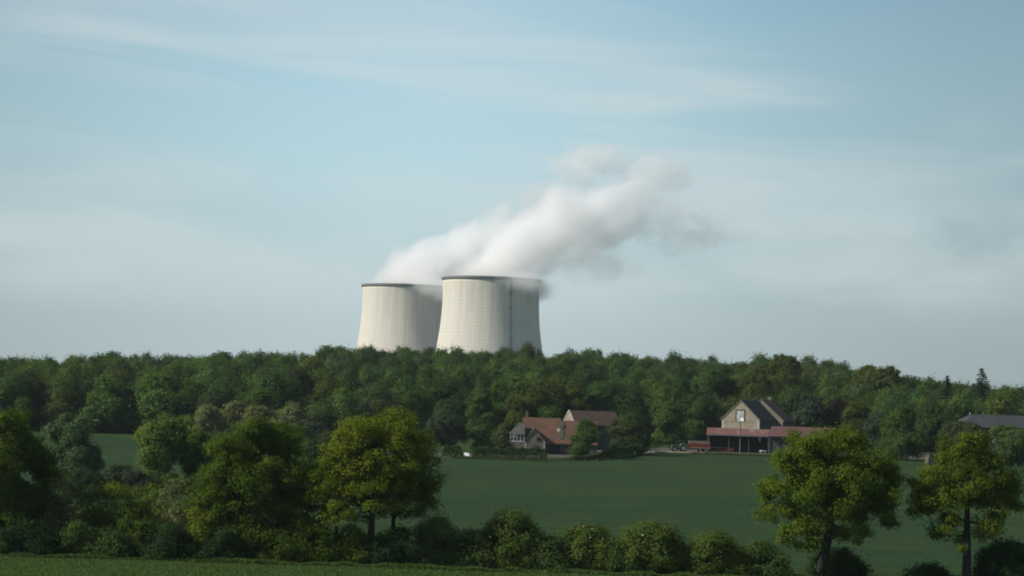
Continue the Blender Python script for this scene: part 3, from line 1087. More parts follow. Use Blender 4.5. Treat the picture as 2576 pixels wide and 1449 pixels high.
mid_tree('orchard_tree', 'small dark round orchard tree hugging the edge of the yellow-green crown', 1076, 1078, 1124, 22, 468, 'wood', None, leaf=0.24, trunk_r=0.14)
mid_tree(B, 'narrow pointed green tree behind the garden left of the farmhouse', 1210, 974, 1090, 40, 585, 'wood_mid', EDGE)
mid_tree('blossom_tree', 'small tree with white blossom specks in the garden left of the farmhouse', 1212, 1072, 1140, 34, 474, 'hedge', None, leaf=0.24, trunk_r=0.12, extra=((0.55, 0.55, 0.48), 0.02), per_area=0.6)
mid_tree('garden_shrub', 'dark garden shrub beside the left wall of the farmhouse', 1262, 1082, 1140, 24, 468, 'wood_brown', None, cat='shrub', leaf=0.22, trunk_r=0.1, extra=((0.60, 0.58, 0.52), 0.03), per_area=0.7)
mid_tree(B, 'yellowish olive tree behind the left end of the farmhouse', 1292, 1000, 1110, 42, 560, 'wood_olive', EDGE)
mid_tree(B, 'olive green tree above the farmhouse chimney', 1338, 976, 1100, 54, 580, 'wood_olive', EDGE)
mid_tree('garden_shrub', 'round green shrub showing over the farmhouse ridge', 1390, 1022, 1100, 36, 545, 'wood', None, cat='shrub')
mid_tree(B, 'big olive green crown above the brown-roofed barn', 1425, 952, 1080, 62, 610, 'wood_olive', EDGE, n=12)
mid_tree(B, 'blue-dark tree right of the olive crown above the brown-roofed barn', 1525, 960, 1100, 50, 615, 'wood', EDGE)
mid_tree('round_tree', 'round brownish green tree covering the right end of the brown-roofed barn', 1590, 1045, 1138, 58, 492, 'wood_brown', None, leaf=0.28, per_area=0.75, n=11)
mid_tree('round_tree', 'green tree standing in front of the farmhouse right end', 1474, 1058, 1150, 36, 462, 'wood_mid', None, leaf=0.26, per_area=0.7, n=11, trunk_r=0.18)
mid_tree('garden_shrub', 'small bright shrub beside the pale track between the farm buildings', 1650, 1094, 1122, 15, 505, 'pale', None, cat='shrub', leaf=0.22, trunk_r=0.08, per_area=0.8)
mid_tree('yard_tree', 'small dark tree with a bare stem left of the tractor', 1683, 1042, 1108, 36, 552, 'wood', None, leaf=0.28, trunk_r=0.16, fork=0.4)
mid_tree(B, 'tall dark green tree above the tractor and trailer', 1712, 950, 1100, 58, 610, 'wood', EDGE, n=12)
mid_tree(B, 'large fresh green crown left of the stone house gable', 1785, 932, 1080, 66, 640, 'wood_mid', EDGE, n=12)
mid_tree(B, 'dark tree touching the left slope of the stone house roof', 1765, 1000, 1110, 44, 590, 'wood', EDGE)
mid_tree(B, 'wide olive crown directly over the stone house ridge', 1890, 940, 1080, 66, 640, 'wood_olive', EDGE, n=12)
mid_tree(B, 'tall skyline tree with ragged top above the stone house', 1960, 893, 1040, 60, 760, 'wood_olive', EDGE, n=12, leaf=0.42)
mid_tree('chestnut_tree', 'tree dotted with pale blossom right of the stone house', 2036, 990, 1105, 40, 585, 'blossom', None, leaf=0.34, extra=((0.22, 0.25, 0.18), 0.05))
mid_tree('copper_beech', 'dark purple-red tree beside the blossoming tree', 2108, 1004, 1100, 44, 590, 'copper', None)
mid_tree(B, 'light green tree between the purple-red tree and the dark green dome', 2160, 1010, 1125, 46, 572, 'wood_olive', EDGE)
mid_tree('bare_tree', 'grey-brown thin tree left of the dark green dome near the field', 2204, 1040, 1135, 34, 555, 'brown', None, per_area=0.5)
mid_tree(B, 'big rounded olive dome rising against the sky on the right', 2227, 923, 1060, 82, 690, 'wood_olive', EDGE, n=14, leaf=0.4)
mid_tree('round_tree', 'tall dark green dome of a tree standing at the right field edge', 2268, 1021, 1160, 56, 516, 'wood_mid', None, leaf=0.3, per_area=0.6, n=12)
mid_tree(B, 'dark tree between the green dome and the grey roofed barn', 2340, 1010, 1130, 50, 590, 'wood', EDGE)
mid_tree('garden_shrub', 'brownish scrub hiding the left end of the grey roofed barn', 2415, 1060, 1140, 62, 540, 'wood_brown', None, cat='shrub')
mid_tree('round_tree', 'grey-green tree in front of the grey roofed barn', 2545, 1072, 1175, 62, 500, 'hedge', None, leaf=0.3, per_area=0.6, n=11)


def spruce(u, vt, vb, hw, Y, label, seed):
    rng = np.random.default_rng(seed)
    b = base_at(u, Y)
    top = P(u, vt, Y).z - b.z
    bot = P(u, vb, Y).z - b.z
    k = Y / FPX
    root = empty('spruce_tree', b, 0, label, 'tree', 'spruces on the skyline')
    V, Cc = [], []
    z = top
    while z > bot:
        w = (top - z) / (top - bot)
        r = (0.08 + 0.92 * w ** 0.85) * hw * k
        for j in range(int(6 + 8 * w)):
            a = rng.random() * 6.283
            rr = r * (0.75 + 0.45 * rng.random())
            n = int(10 + 26 * w)
            tt = rng.random(n) ** 0.7
            pos = np.stack([np.cos(a) * rr * tt, np.sin(a) * rr * tt, z - 0.35 * rr * tt + 0.22 * rr * tt ** 3], 1) + rng.normal(size=(n, 3)) * np.array([.22, .22, .12])
            s = 0.30 * (0.6 + 0.7 * rng.random((n, 1)))
            dirv = fold(np.array([[math.cos(a), math.sin(a), -0.3]]) + rng.normal(size=(n, 3)) * 0.5)
            side = fold(np.cross(dirv, rng.normal(size=(n, 3)) * 0.5 + np.array([0, 0, 1])))
            V.append(np.stack([pos + dirv * s, pos + side * s * .5, pos - dirv * s, pos - side * s * .5], 1).reshape(-1, 3))
            c1, c2 = PAL['spruce']
            q = rng.random((n, 1))
            Cc.append(np.concatenate([(np.array(c1) * (1 - q) + np.array(c2) * q), np.ones((n, 1))], 1))
        z -= 0.55 + 0.5 * w
    leaf_object('crown', np.concatenate(V), np.concatenate(Cc).astype(np.float32), root)
    MB().tube([(0, 0, -.3), (0, 0, top * .5), (0, 0, top - 0.3)], [0.35, 0.2, 0.03], 8).build('trunk', M['bark_dark'], root)


spruce(2466, 928, 1010, 38, 640, 'tall dark spruce standing above the treeline on the far right', 4)
spruce(2380, 947, 1000, 18, 650, 'slender little spruce tip beside the big spruce on the skyline', 9)

# ------------------------------------------------------------------ farm
def gable_roof(mb, x0, x1, y0, y1, ze, zr, th=0.22, over=0.35, ridge='x'):
    """two roof slabs; the ridge runs along x (or y)"""
    if ridge == 'x':
        ym = (y0 + y1) / 2
        s = (zr - ze) / (ym - y0)
        a, b_ = y0 - over, ze - over * s
        c_, d_ = y1 + over, ze - over * s
        mb.prism([(a, b_), (ym, zr), (c_, d_), (c_, d_ + th), (ym, zr + th), (a, b_ + th)], 'x', x0 - over, x1 + over)
    else:
        xm = (x0 + x1) / 2
        s = (zr - ze) / (xm - x0)
        a, b_ = x0 - over, ze - over * s
        c_ = x1 + over
        mb.prism([(a, b_), (xm, zr), (c_, b_), (c_, b_ + th), (xm, zr + th), (a, b_ + th)], 'y', y0 - over, y1 + over)
    return mb


def quoins(name, corners, z0, z1, mat, parent, q=0.26):
    """alternating corner stones standing 3 cm proud"""
    mb = MB()
    for x, y, sx, sy in corners:
        mb = MB()
        z, k = z0, 0
        while z + 0.32 <= z1:
            w = q * (1.7 if k % 2 else 1.0)
            xa, xb = sorted((x - sx * w, x + sx * 0.03))
            ya, yb = sorted((y - sy * w, y + sy * 0.03))
            mb.box(xa, xb, ya, yb, z, z + 0.36)
            z += 0.36
            k += 1
        mb.build(name, mat, parent)


def window(parent, x, y, z, w, h, frame='timber', glass='glass', name='window', bars=1):
    """window set on a wall face at y that looks towards -y"""
    f = MB()
    t_ = 0.09
    f.box(x - w / 2 - t_, x - w / 2, y - 0.06, y + 0.04, z - t_, z + h + t_).box(x + w / 2, x + w / 2 + t_, y - 0.06, y + 0.04, z - t_, z + h + t_)
    f.box(x - w / 2, x + w / 2, y - 0.06, y + 0.04, z - t_, z).box(x - w / 2, x + w / 2, y - 0.06, y + 0.04, z + h, z + h + t_)
    for i in range(bars):
        xx = x - w / 2 + w * (i + 1) / (bars + 1)
        f.box(xx - 0.03, xx + 0.03, y - 0.05, y + 0.03, z, z + h)
    fo = f.build(name, M[frame], parent)
    MB().box(x - w / 2, x + w / 2, y - 0.02, y + 0.02, z, z + h).build('pane', M[glass], fo)
    return fo


# ---- farmhouse with long clay tile roof
fh = empty('farmhouse', (P(1343, 1134, 480).x, 480, gz(P(1343, 1134, 480).x, 480)), R(2), 'old stone farmhouse with a long orange clay tile roof behind the clipped hedge', 'farmhouse')
w = MB().prism([(-2.7, 0), (15.3, 0), (15.3, 2.75), (-2.7, 2.75)], 'y', 0, 9.6)
w.prism([(0.02, 2.75), (9.58, 2.75), (4.8, 8.0)], 'x', -2.69, 15.29)
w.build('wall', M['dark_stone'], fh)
rf = gable_roof(MB(), -2.35, 6.2, 0, 9.6, 2.75, 8.35, over=0.4).build('roof', M['tile_orange'], fh)
gable_roof(MB(), 7.0, 15.0, 0.02, 9.58, 2.75, 7.85, over=0.395).build('roof', M['tile_orange'], fh)
ch = MB().box(-2.0, -1.35, 5.3, 6.0, 7.4, 9.55).box(-2.06, -1.29, 5.24, 6.06, 9.56, 9.68)
ch.tube([(-1.68, 5.65, 9.68), (-1.68, 5.65, 10.1)], 0.15, 8)
ch.build('chimney', M['render'], rf)
sk = MB()
slope = (8.35 - 2.75) / 4.8
for sx, sy in ((5.9, 2.0),):
    sk.prism([(sy, 2.75 + sy * slope + .26), (sy + .55, 2.75 + (sy + .55) * slope + .26), (sy + .55, 2.75 + (sy + .55) * slope + .34), (sy, 2.75 + sy * slope + .34)], 'x', sx - .32, sx + .32)
sk.build('skylight', M['rim'], rf)
pt = MB()
for i, (sy, sx, ln) in enumerate(((0.5, 6.6, 1.1), (1.3, 6.75, 1.0), (2.15, 6.45, 1.25), (2.95, 6.9, .8), (3.5, 6.5, 0.7))):
    pt.prism([(sy, 2.75 + sy * slope + .235 + .004 * i), (sy + ln, 2.75 + (sy + ln) * slope + .235 + .004 * i), (sy + ln, 2.75 + (sy + ln) * slope + .265 + .004 * i), (sy, 2.75 + sy * slope + .265 + .004 * i)], 'x', sx - .5, sx + .5)
pt.build('roof_patch', M['slate'], rf)
# projecting gabled wing
wing = MB().prism([(-2.42, 0), (2.42, 0), (2.42, 3.1), (0, 5.95), (-2.42, 3.1)], 'y', -4.2, 0.35).build('wing_wall', M['render'], fh)
gable_roof(MB(), -2.42, 2.42, -4.2, 2.4, 3.1, 6.0, th=.16, over=.18, ridge='y').build('wing_roof', M['tile_grey'], fh)
quoins('quoins', [(-2.42, -4.2, -1, -1), (2.42, -4.2, 1, -1)], 0.1, 3.0, M['quoin'], fh)
window(fh, 0.85, -4.23, 3.15, 0.72, 0.72)
window(fh, 0.25, -4.23, 1.15, 1.15, 0.75, bars=1)
MB().box(3.7, 6.3, -0.06, 0.0, 0, 2.35).build('barn_door', M['dark_wall'], fh)
MB().box(6.9, 9.2, -0.05, 0.0, 0, 2.3).build('barn_door', M['timber'], fh)
# veranda annex on the left
an = MB().box(-5.9, -2.45, -2.6, 3.0, 0, 2.75)
an.build('annex_wall', M['render'], fh)
vr = MB()
for xx in np.linspace(-5.85, -2.62, 5):
    vr.box(xx - .07, xx + .07, -2.62, -2.48, 2.75, 4.45)
vr.box(-5.95, -2.5, -2.64, -2.46, 2.75, 2.9).box(-5.95, -2.5, -2.64, -2.46, 3.72, 3.8).box(-5.4, -4.4, -2.6, -2.5, 3.85, 4.45)
vr.build('veranda_frame', M['white'], fh)
MB().box(-5.8, -2.7, -2.3, 2.7, 2.76, 4.4).build('veranda_glass', M['glass'], fh)
ar = MB().add([(-6.1, -2.9, 4.45), (-2.37, -2.9, 4.45), (-2.37, 3.2, 4.45), (-6.1, 3.2, 4.45), (-3.6, 2.2, 7.2), (-2.37, 2.2, 7.2)],
              [(0, 1, 5, 4), (3, 0, 4), (2, 3, 4, 5), (1, 2, 5), (0, 3, 2, 1)])
ar.build('annex_roof', M['slate'], fh)
dp = MB()
dp.tube([(2.62, -0.1, 0.1), (2.62, -0.1, 2.6)], 0.06, 6)
dp.build('downpipe', M['steel'], fh)

# ---- brown-roofed barn behind
q = P(1447, 1080, 520)
bb = empty('barn', (q.x, 520, gz(q.x, 520)), R(20), 'weathered barn with brown tile roof and pale gable behind the farmhouse', 'barn')
MB().box(0.02, 12.4, 0, 8.2, 0, 6.7).build('wall', M['dark_wall'], bb)
MB().prism([(0, 0), (8.2, 0), (8.2, 6.7), (4.1, 9.9), (0, 6.7)], 'x', -0.3, 0.0).build('gable_wall', M['stone'], bb)
MB().prism([(0.0, 6.75), (4.1, 9.95), (8.2, 6.75)], 'x', 12.1, 12.39).build('gable_wall', M['dark_wall'], bb)
gable_roof(MB(), 0.45, 12.3, 0, 8.2, 6.75, 10.0, over=0.5).build('roof', M['tile_brown'], bb)
vb = MB().prism([(-0.4, 6.45), (4.1, 9.98), (8.6, 6.45), (8.6, 6.75), (4.1, 10.35), (-0.4, 6.75)], 'x', -0.42, -0.06)
vb.build('verge_coping', M['quoin'], bb)

# ---- stone house on the right with hay-door gable
TH = R(-28)
q = P(1862, 1100, 556)
sh = empty('stone_house', (q.x, 556, gz(q.x, 556)), TH, 'tall stone house with a hay door in its gable above the rusty red shed roof', 'house')
W2, HE, HR, LL = 5.55, 8.5, 13.7, 13.2
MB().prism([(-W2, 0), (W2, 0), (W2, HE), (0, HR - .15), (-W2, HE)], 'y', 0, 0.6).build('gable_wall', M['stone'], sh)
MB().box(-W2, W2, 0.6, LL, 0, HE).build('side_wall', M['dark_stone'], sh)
gable_roof(MB(), -W2, W2, 0.15, LL, HE, HR, over=0.3, ridge='y').build('roof', M['tile_grey'], sh)
MB().prism([(-W2 - .35, HE - .28), (0, HR + .02), (W2 + .35, HE - .28), (W2 + .35, HE + .02), (0, HR + .36), (-W2 - .35, HE + .02)], 'y', -0.2, -0.02).build('verge_coping', M['render'], sh)
quoins('quoins', [(-W2, 0, -1, -1), (W2, 0, 1, -1)], 4.5, HE - 0.1, M['quoin'], sh, 0.4)
MB().box(-W2 + .75, W2 - .75, -0.05, 0.0, HE - .62, HE - .48).build('string_course', M['render'], sh)
hd = MB().box(-1.55, 1.35, -0.14, -0.02, 11.05, 11.35).box(-1.55, -1.2, -0.1, -0.02, 8.1, 11.05).box(1.0, 1.35, -0.1, -0.02, 8.1, 11.05)
hdo = hd.build('hay_door_frame', M['timber'], sh)
MB().box(-1.2, 1.0, -0.05, -0.01, 8.1, 11.05).build('hay_door_sheet', M['sheet'], hdo)
MB().box(0.0, 0.95, -0.09, -0.055, 8.15, 8.95).build('hay_door_panel', M['white'], hdo)
MB().box(-1.5, 1.35, -0.16, -0.02, 7.9, 8.08).build('sill', M['quoin'], hdo)
MB().box(W2, W2 + .05, 3.2, 4.3, 4.6, 6.2).build('shutter', M['timber'], sh)
MB().box(W2, W2 + .05, 7.6, 8.6, 4.8, 6.2).build('shutter', M['timber'], sh)

off = Vector((math.sin(-TH) * (LL + .35) + 0.7, math.cos(TH) * (LL + .35), 0))
hb = empty('slate_house', (q.x + off.x, 556 + off.y, gz(q.x + off.x, 556 + off.y)), TH, 'taller house with pale gable coping joined behind the stone house', 'house')
W3, HE3, HR3, L3 = 6.7, 8.4, 14.05, 8.5
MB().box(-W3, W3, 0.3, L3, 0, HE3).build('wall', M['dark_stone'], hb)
MB().prism([(-W3, 0), (W3, 0), (W3, HE3), (0, HR3 - .1), (-W3, HE3)], 'y', 0, 0.299).build('gable_wall', M['render'], hb)
gable_roof(MB(), -W3, W3, 0.6, L3, HE3, HR3, over=0.35, ridge='y').build('roof', M['tile_brown'], hb)
MB().prism([(-W3 - .5, HE3 - .45), (0, HR3 + .02), (W3 + .5, HE3 - .45), (W3 + .5, HE3 - .12), (0, HR3 + .32), (-W3 - .5, HE3 - .12)], 'y', -0.25, 0.24).build('verge_coping', M['render'], hb)
MB().box(-.5, .5, 6.6, 7.3, HR3 - .8, HR3 + 0.9).build('chimney', M['render'], hb)

# ---- open-fronted shed with rusty roof
q = P(1780, 1138, 537)
s1 = empty('open_shed', (q.x, 537, gz(q.x, 537)), R(-8), 'open-fronted dark shed with a rusty streaked red iron roof before the stone house', 'shed')
SW, SD, SE, SR = 16.6, 6.0, 4.75, 6.35
MB().prism([(-.55, SE - .12), (SD, SR), (SD, SR + .07), (-.55, SE - .05)], 'x', -.45, SW).build('roof', M['iron'], s1)
MB().box(0, SW - .3, SD - .25, SD, 0, SR - .1).build('back_wall', M['dark_wall'], s1)
MB().prism([(0.3, 0), (SD - .26, 0), (SD - .26, SR - .2), (0.3, SE)], 'x', 0.05, 0.2).build('side_wall', M['dark_wall'], s1)
for xx in (0.1, 5.6, 10.9, 16.1):
    MB().box(xx - .13, xx + .13, 0.0, 0.26, 0, SE - .1).build('post', M['post_grey' if xx < 1 else 'timber'], s1)
MB().box(-.3, SW - .1, 0.02, 0.24, SE - .09, SE + .12).build('eaves_beam', M['timber'], s1)
MB().prism([(-.62, SE - .3), (-.56, SE - .3), (-.56, SE + .02), (-.62, SE + .02)], 'x', -.4, SW).build('gutter', M['steel'], s1)
br = MB()
br.prism([(13.3, SE - .12), (14.1, SE - .12), (13.95, SE - 1.7)], 'y', -.06, -.01)
br.build('bracing_board', M['quoin'], s1)

q = P(1932, 1140, 531)
s2 = empty('long_shed', (q.x, 531, gz(q.x, 531)), R(-6), 'long shed with a dull red iron roof half hidden by the big oak', 'shed')
LW, LD, LE, LR = 16.8, 6.5, 4.9, 7.35
lr = MB().add([(-.3, -.5, LE - .15), (LW, -.5, LE - .15), (LW + 1.2, LD, LR), (1.0, LD, LR), (-.3, -.5, LE - .08), (LW, -.5, LE - .08), (LW + 1.2, LD, LR + .07), (1.0, LD, LR + .07)],
              [(0, 1, 2, 3), (4, 7, 6, 5), (0, 4, 5, 1), (1, 5, 6, 2), (2, 6, 7, 3), (3, 7, 4, 0)])
lr.build('roof', M['iron_dull'], s2)
MB().box(0.1, 5.2, 0.6, 0.8, 0, LE - .1).build('plank_wall', surf_mat('blue_grey_boards', (0.035, 0.045, 0.055), (0.055, 0.062, 0.068), 1.2, stretch=(5, 5, .3)), s2)
MB().box(5.2, LW - .1, 0.6, 1.0, 0, LE - .1).build('stone_wall', M['dark_stone'], s2)
MB().box(1.0, LW, LD - .4, LD - .1, 0, LR - .1).build('back_wall', M['dark_wall'], s2)
MB().prism([(1.01, 0), (LD - .41, 0), (LD - .41, LR - .2), (1.01, LE)], 'x', LW - .35, LW - .1).build('side_wall', M['dark_wall'], s2)
for xx in (0.1, 2.6, 5.1):
    MB().box(xx - .1, xx + .1, 0.2, 0.4, 0, LE - .12).build('post', M['timber'], s2)

# ---- grey-roofed barn far right
q = P(2440, 1130, 560)
gb = empty('grey_barn', (q.x, 560, gz(q.x, 560)), R(6), 'large dark barn with a plain grey roof at the right picture edge', 'barn')
gr = MB().add([(-2.2, -1, 8.6), (34, -1, 8.6), (34, 7, 12.2), (2.4, 7, 12.2), (34, 15, 8.6), (-2.2, 15, 8.6)],
              [(0, 1, 2, 3), (3, 2, 4, 5), (0, 3, 5), (1, 4, 2), (0, 5, 4, 1)])
gr.build('roof', M['barn_roof'], gb)
MB().box(0, 33, 0, 14, 0, 8.55).build('wall', M['barn_wall'], gb)
MB().box(6.4, 7.4, -.06, 0, 4.4, 5.7).build('window', M['white'], gb)
MB().box(2.1, 2.3, 6.9, 7.1, 12.25, 12.6).build('finial', M['white'], gb)
lt = MB().prism([(-5.0, 5.9), (0, 7.0), (0, 7.15), (-5.0, 6.05)], 'x', 12.5, 34)
lt.build('lean_to_roof', M['barn_roof'], gb)
MB().box(12.4, 34, -5.2, -5.01, 5.75, 6.25).build('fascia', M['white'], gb)
MB().box(14.0, 33, -4.7, -.02, 0, 5.85).build('lean_to_wall', M['render'], gb)

# ---- tractor
q = P(1712, 1137, 531)
tr_ = empty('tractor', (q.x, 531, gz(q.x, 531) + .06), R(4), 'dark green farm tractor facing left in front of a red trailer', 'tractor')
def wheel(name, c, r, wd, parent):
    wo = MB().disc((0, 0, 0), 'y', r, wd, 28, r * .58)
    o = wo.build(name, M['rubber'], parent)
    o.location = c
    MB().disc((0, 0, 0), 'y', r * .575, wd * .7, 20, 0.0).build('rim', M['rim'], o)
    lug = MB()
    for k in range(16):
        a = 2 * math.pi * k / 16
        for sg in (-1, 1):
            px_, pz_ = math.cos(a + sg * .09) * r, math.sin(a + sg * .09) * r
            y0_, y1_ = sorted((0.02 * sg, sg * wd * .45))
            lug.box(px_ - .05, px_ + .05, y0_, y1_, pz_ - .05, pz_ + .05)
    lug.build('tread', M['rubber'], o)
    return o
for sy in (-.95, .95):
    wheel('rear_wheel', (0.55, sy, 0.95), 0.95, 0.55, tr_)
    wheel('front_wheel', (-1.75, sy * .9, 0.66), 0.66, 0.42, tr_)
bd = MB().prism([(-2.35, 0.85), (-0.35, 0.85), (-0.35, 1.85), (-1.2, 1.82), (-2.1, 1.62), (-2.38, 1.35)], 'y', -.42, .42)
bd.build('bonnet', M['green_paint'], tr_)
MB().box(-2.2, 1.3, -.3, .3, .5, .84).build('chassis', M['dark_wall'], tr_)
MB().tube([(-1.75, -.8, .66), (-1.75, .8, .66)], .09, 8).build('axle', M['dark_wall'], tr_)
MB().tube([(.55, -.85, .95), (.55, .85, .95)], .12, 8).build('axle', M['dark_wall'], tr_)
cb = MB()
for xx, yy in ((-.3, -.68), (-.3, .68), (1.05, -.7), (1.05, .7), (.4, -.71), (.4, .71)):
    cb.box(xx - .045, xx + .045, yy - .045, yy + .045, 1.2, 2.72)
cb.box(-.34, 1.1, -.72, .72, 1.05, 1.2)
cab = cb.build('cab_frame', M['green_paint'], tr_)
MB().prism([(-.5, 2.72), (1.25, 2.72), (1.2, 2.9), (-.35, 2.92)], 'y', -.82, .82).build('cab_roof', M['green_paint'], cab)
MB().box(-.26, 1.0, -.66, .66, 1.21, 2.71).build('cab_window', M['glass'], cab)
for sy in (-1, 1):
    fd = MB().prism([(-.45, 1.55), (-.15, 1.98), (.55, 2.12), (1.25, 1.98), (1.25, 1.9), (.55, 2.04), (-.1, 1.9), (-.38, 1.52)], 'y', min(sy * .72, sy * 1.25), max(sy * .72, sy * 1.25))
    fd.build('mudguard', M['rim'], tr_)
MB().tube([(-1.0, -.3, 1.8), (-1.0, -.3, 2.7)], .05, 8).build('exhaust', M['steel'], tr_)
for sy in (-.3, .3):
    MB().disc((-2.4, sy, 1.45), 'x', .1, .06, 14).build('headlight', M['white'], tr_)

# ---- trailer
q = P(1757, 1138, 531.6)
tl = empty('trailer', (q.x, 531.6, gz(q.x, 531.6) + .06), R(1), 'red two-axle farm trailer with a grey raised side behind the green tractor', 'trailer')
MB().prism([(-2.7, 1.15), (2.9, 1.15), (2.9, 2.15), (-2.7, 2.15)], 'y', -1.15, 1.15).build('body', M['red_paint'], tl)
for xx in np.linspace(-2.65, 2.85, 8):
    MB().box(xx - .05, xx + .05, -1.22, -1.15, 1.18, 2.2).build('side_rib', M['red_paint'], tl)
MB().box(-2.75, 2.95, -1.26, -1.155, .98, 1.14).build('side_rail', M['oak_rail'], tl)
MB().box(-2.65, 2.85, -1.12, -1.05, 2.16, 2.95).box(-2.65, 2.85, 1.05, 1.12, 2.16, 2.95).box(-2.66, -2.6, -1.1, 1.1, 2.16, 2.95).build('raised_side', M['mesh_grey'], tl)
MB().box(-2.6, 2.8, -.45, .45, .72, .97).build('chassis', M['dark_wall'], tl)
for xx in (0.35, 1.75):
    for sy in (-.95, .95):
        wheel('wheel', (xx, sy, .55), .55, .36, tl)
db = MB().tube([(-2.6, -.3, .85), (-3.9, 0, .62)], .07, 6).tube([(-2.6, .3, .85), (-3.9, 0, .62)], .07, 6)
db.build('drawbar', M['red_paint'], tl)
MB().box(-2.9, -0.45, -1.3, -1.18, .22, .34).build('guard_rail', M['oak_rail'], tl)

# ---- machine and bars under the shed, gas tank, pole, board, van, rail
q = P(1822, 1138, 535.5)
mc = empty('farm_machine', (q.x, 538.2, gz(q.x, 538.2) + .02), R(-8), 'low red farm implement parked under the rusty-roofed open shed', 'farm machine')
MB().tube([(-4.2, 0, 1.15), (2.6, 0, 1.15)], .07, 6).build('tool_bar', M['rim'], mc)
MB().box(-4.0, 1.2, -.5, .5, .35, .62).build('frame', M['red_dark'], mc)
MB().prism([(1.0, .2), (2.9, .2), (3.0, .65), (2.5, 1.05), (1.4, 1.1), (1.0, .75)], 'y', -.6, .6).build('hopper', M['red_dark'], mc)
for xx in np.linspace(-3.8, 2.3, 9):
    MB().disc((xx, -.2, .3), 'y', .3, .06, 16).build('disc_blade', M['steel'], mc)
st = MB()
for xx in (-3.5, -1.2, 1.3):
    st.tube([(xx, 0, .6), (xx, 0, 1.12)], .05, 6)
st.build('strut', M['rim'], mc)

q = P(1919, 1137, 529)
tk = empty('gas_tank', (q.x, 529, gz(q.x, 529)), R(-10), 'small white horizontal gas tank on short legs by the long shed', 'tank')
vs = [(-.95, .05), (-.85, .24), (-.7, .32), (.7, .32), (.85, .24), (.95, .05)]
MB().tube([(x_, 0, .75) for x_, r_ in vs], [r_ for x_, r_ in vs], 16).build('tank_body', M['rim'], tk, smooth=True)
for xx in (-.55, .55):
    MB().box(xx - .08, xx + .08, -.25, .25, 0, .5).build('leg', M['rim'], tk)

q = P(1861, 1139, 527)
pl_ = empty('utility_pole', (q.x, 527, gz(q.x, 527)), 0, 'slim wooden utility pole standing before the rusty-roofed open shed', 'pole')
MB().tube([(0, 0, -.3), (0.02, 0, 3.6)], [.16, .145], 10).build('concrete_base', M['post_grey'], pl_)
MB().tube([(0.02, 0, 3.6), (.05, 0, 8.6)], [.13, .10], 10).build('shaft', M['timber'], pl_)
MB().box(-.3, .4, -.06, .06, 8.2, 8.32).build('crossarm', M['timber'], pl_)

q = P(1173, 1152, 446)
bo = empty('leaning_board', (q.x, 446, gz(q.x, 446)), R(6), 'white board leaning back in a gap of the clipped hedge', 'board')
bm = MB().add([(-.62, 0.35, 1.12), (.55, 0.35, 1.08), (.85, -.25, .32), (-.25, -.25, .34), (-.62, 0.40, 1.12), (.55, 0.40, 1.08), (.85, -.20, .30), (-.25, -.20, .32)],
              [(0, 3, 2, 1), (4, 5, 6, 7), (0, 1, 5, 4), (1, 2, 6, 5), (2, 3, 7, 6), (3, 0, 4, 7)])
bm.build('panel', M['white'], bo)
MB().tube([(-.2, .3, 0), (-.2, .36, .8)], .04, 6).tube([(.5, .3, 0), (.5, .36, .8)], .04, 6).tube([(.1, -.2, 0), (.1, -.2, .33)], .04, 6).tube([(.75, -.2, 0), (.75, -.2, .33)], .04, 6).build('stand', M['rim'], bo)

q = P(2350, 1150, 488)
vn = empty('old_van', (q.x, 488, gz(q.x, 488)), R(12), 'old tan van parked half hidden behind the rightmost tree', 'van')
MB().prism([(-2.0, .45), (3.2, .45), (3.2, 2.75), (-1.1, 2.75), (-1.55, 2.55), (-1.95, 1.6)], 'y', -1.0, 1.0).build('body', M['tan'], vn)
MB().box(-.75, 1.3, -1.04, -.99, 1.45, 2.25).build('side_window', M['glass'], vn)
MB().box(-1.2, 3.0, -1.03, -.99, 1.15, 1.25).build('side_trim', M['dark_wall'], vn)
for xx in (-1.1, 2.2):
    for sy in (-.9, .9):
        wheel('wheel', (xx, sy, .38), .38, .24, vn)
MB().prism([(-2.0, 2.75), (3.25, 2.75), (3.15, 2.9), (-1.0, 2.9)], 'y', -1.02, 1.02).build('roof', M['timber'], vn)

a_, b_ = P(1601, 1123, 503), P(1659, 1124, 506)
rl = empty('white_rail', (a_.x, a_.y, gz(a_.x, a_.y)), math.atan2(b_.y - a_.y, b_.x - a_.x), 'low white rail beside the pale farm track', 'rail')
L_ = math.hypot(b_.x - a_.x, b_.y - a_.y)
MB().box(0, L_, -.05, .05, .55, .75).build('bar', M['white'], rl)
for xx in np.linspace(.1, L_ - .1, 4):
    MB().box(xx - .05, xx + .05, .051, .15, 0, .7).build('post', M['post_grey'], rl)

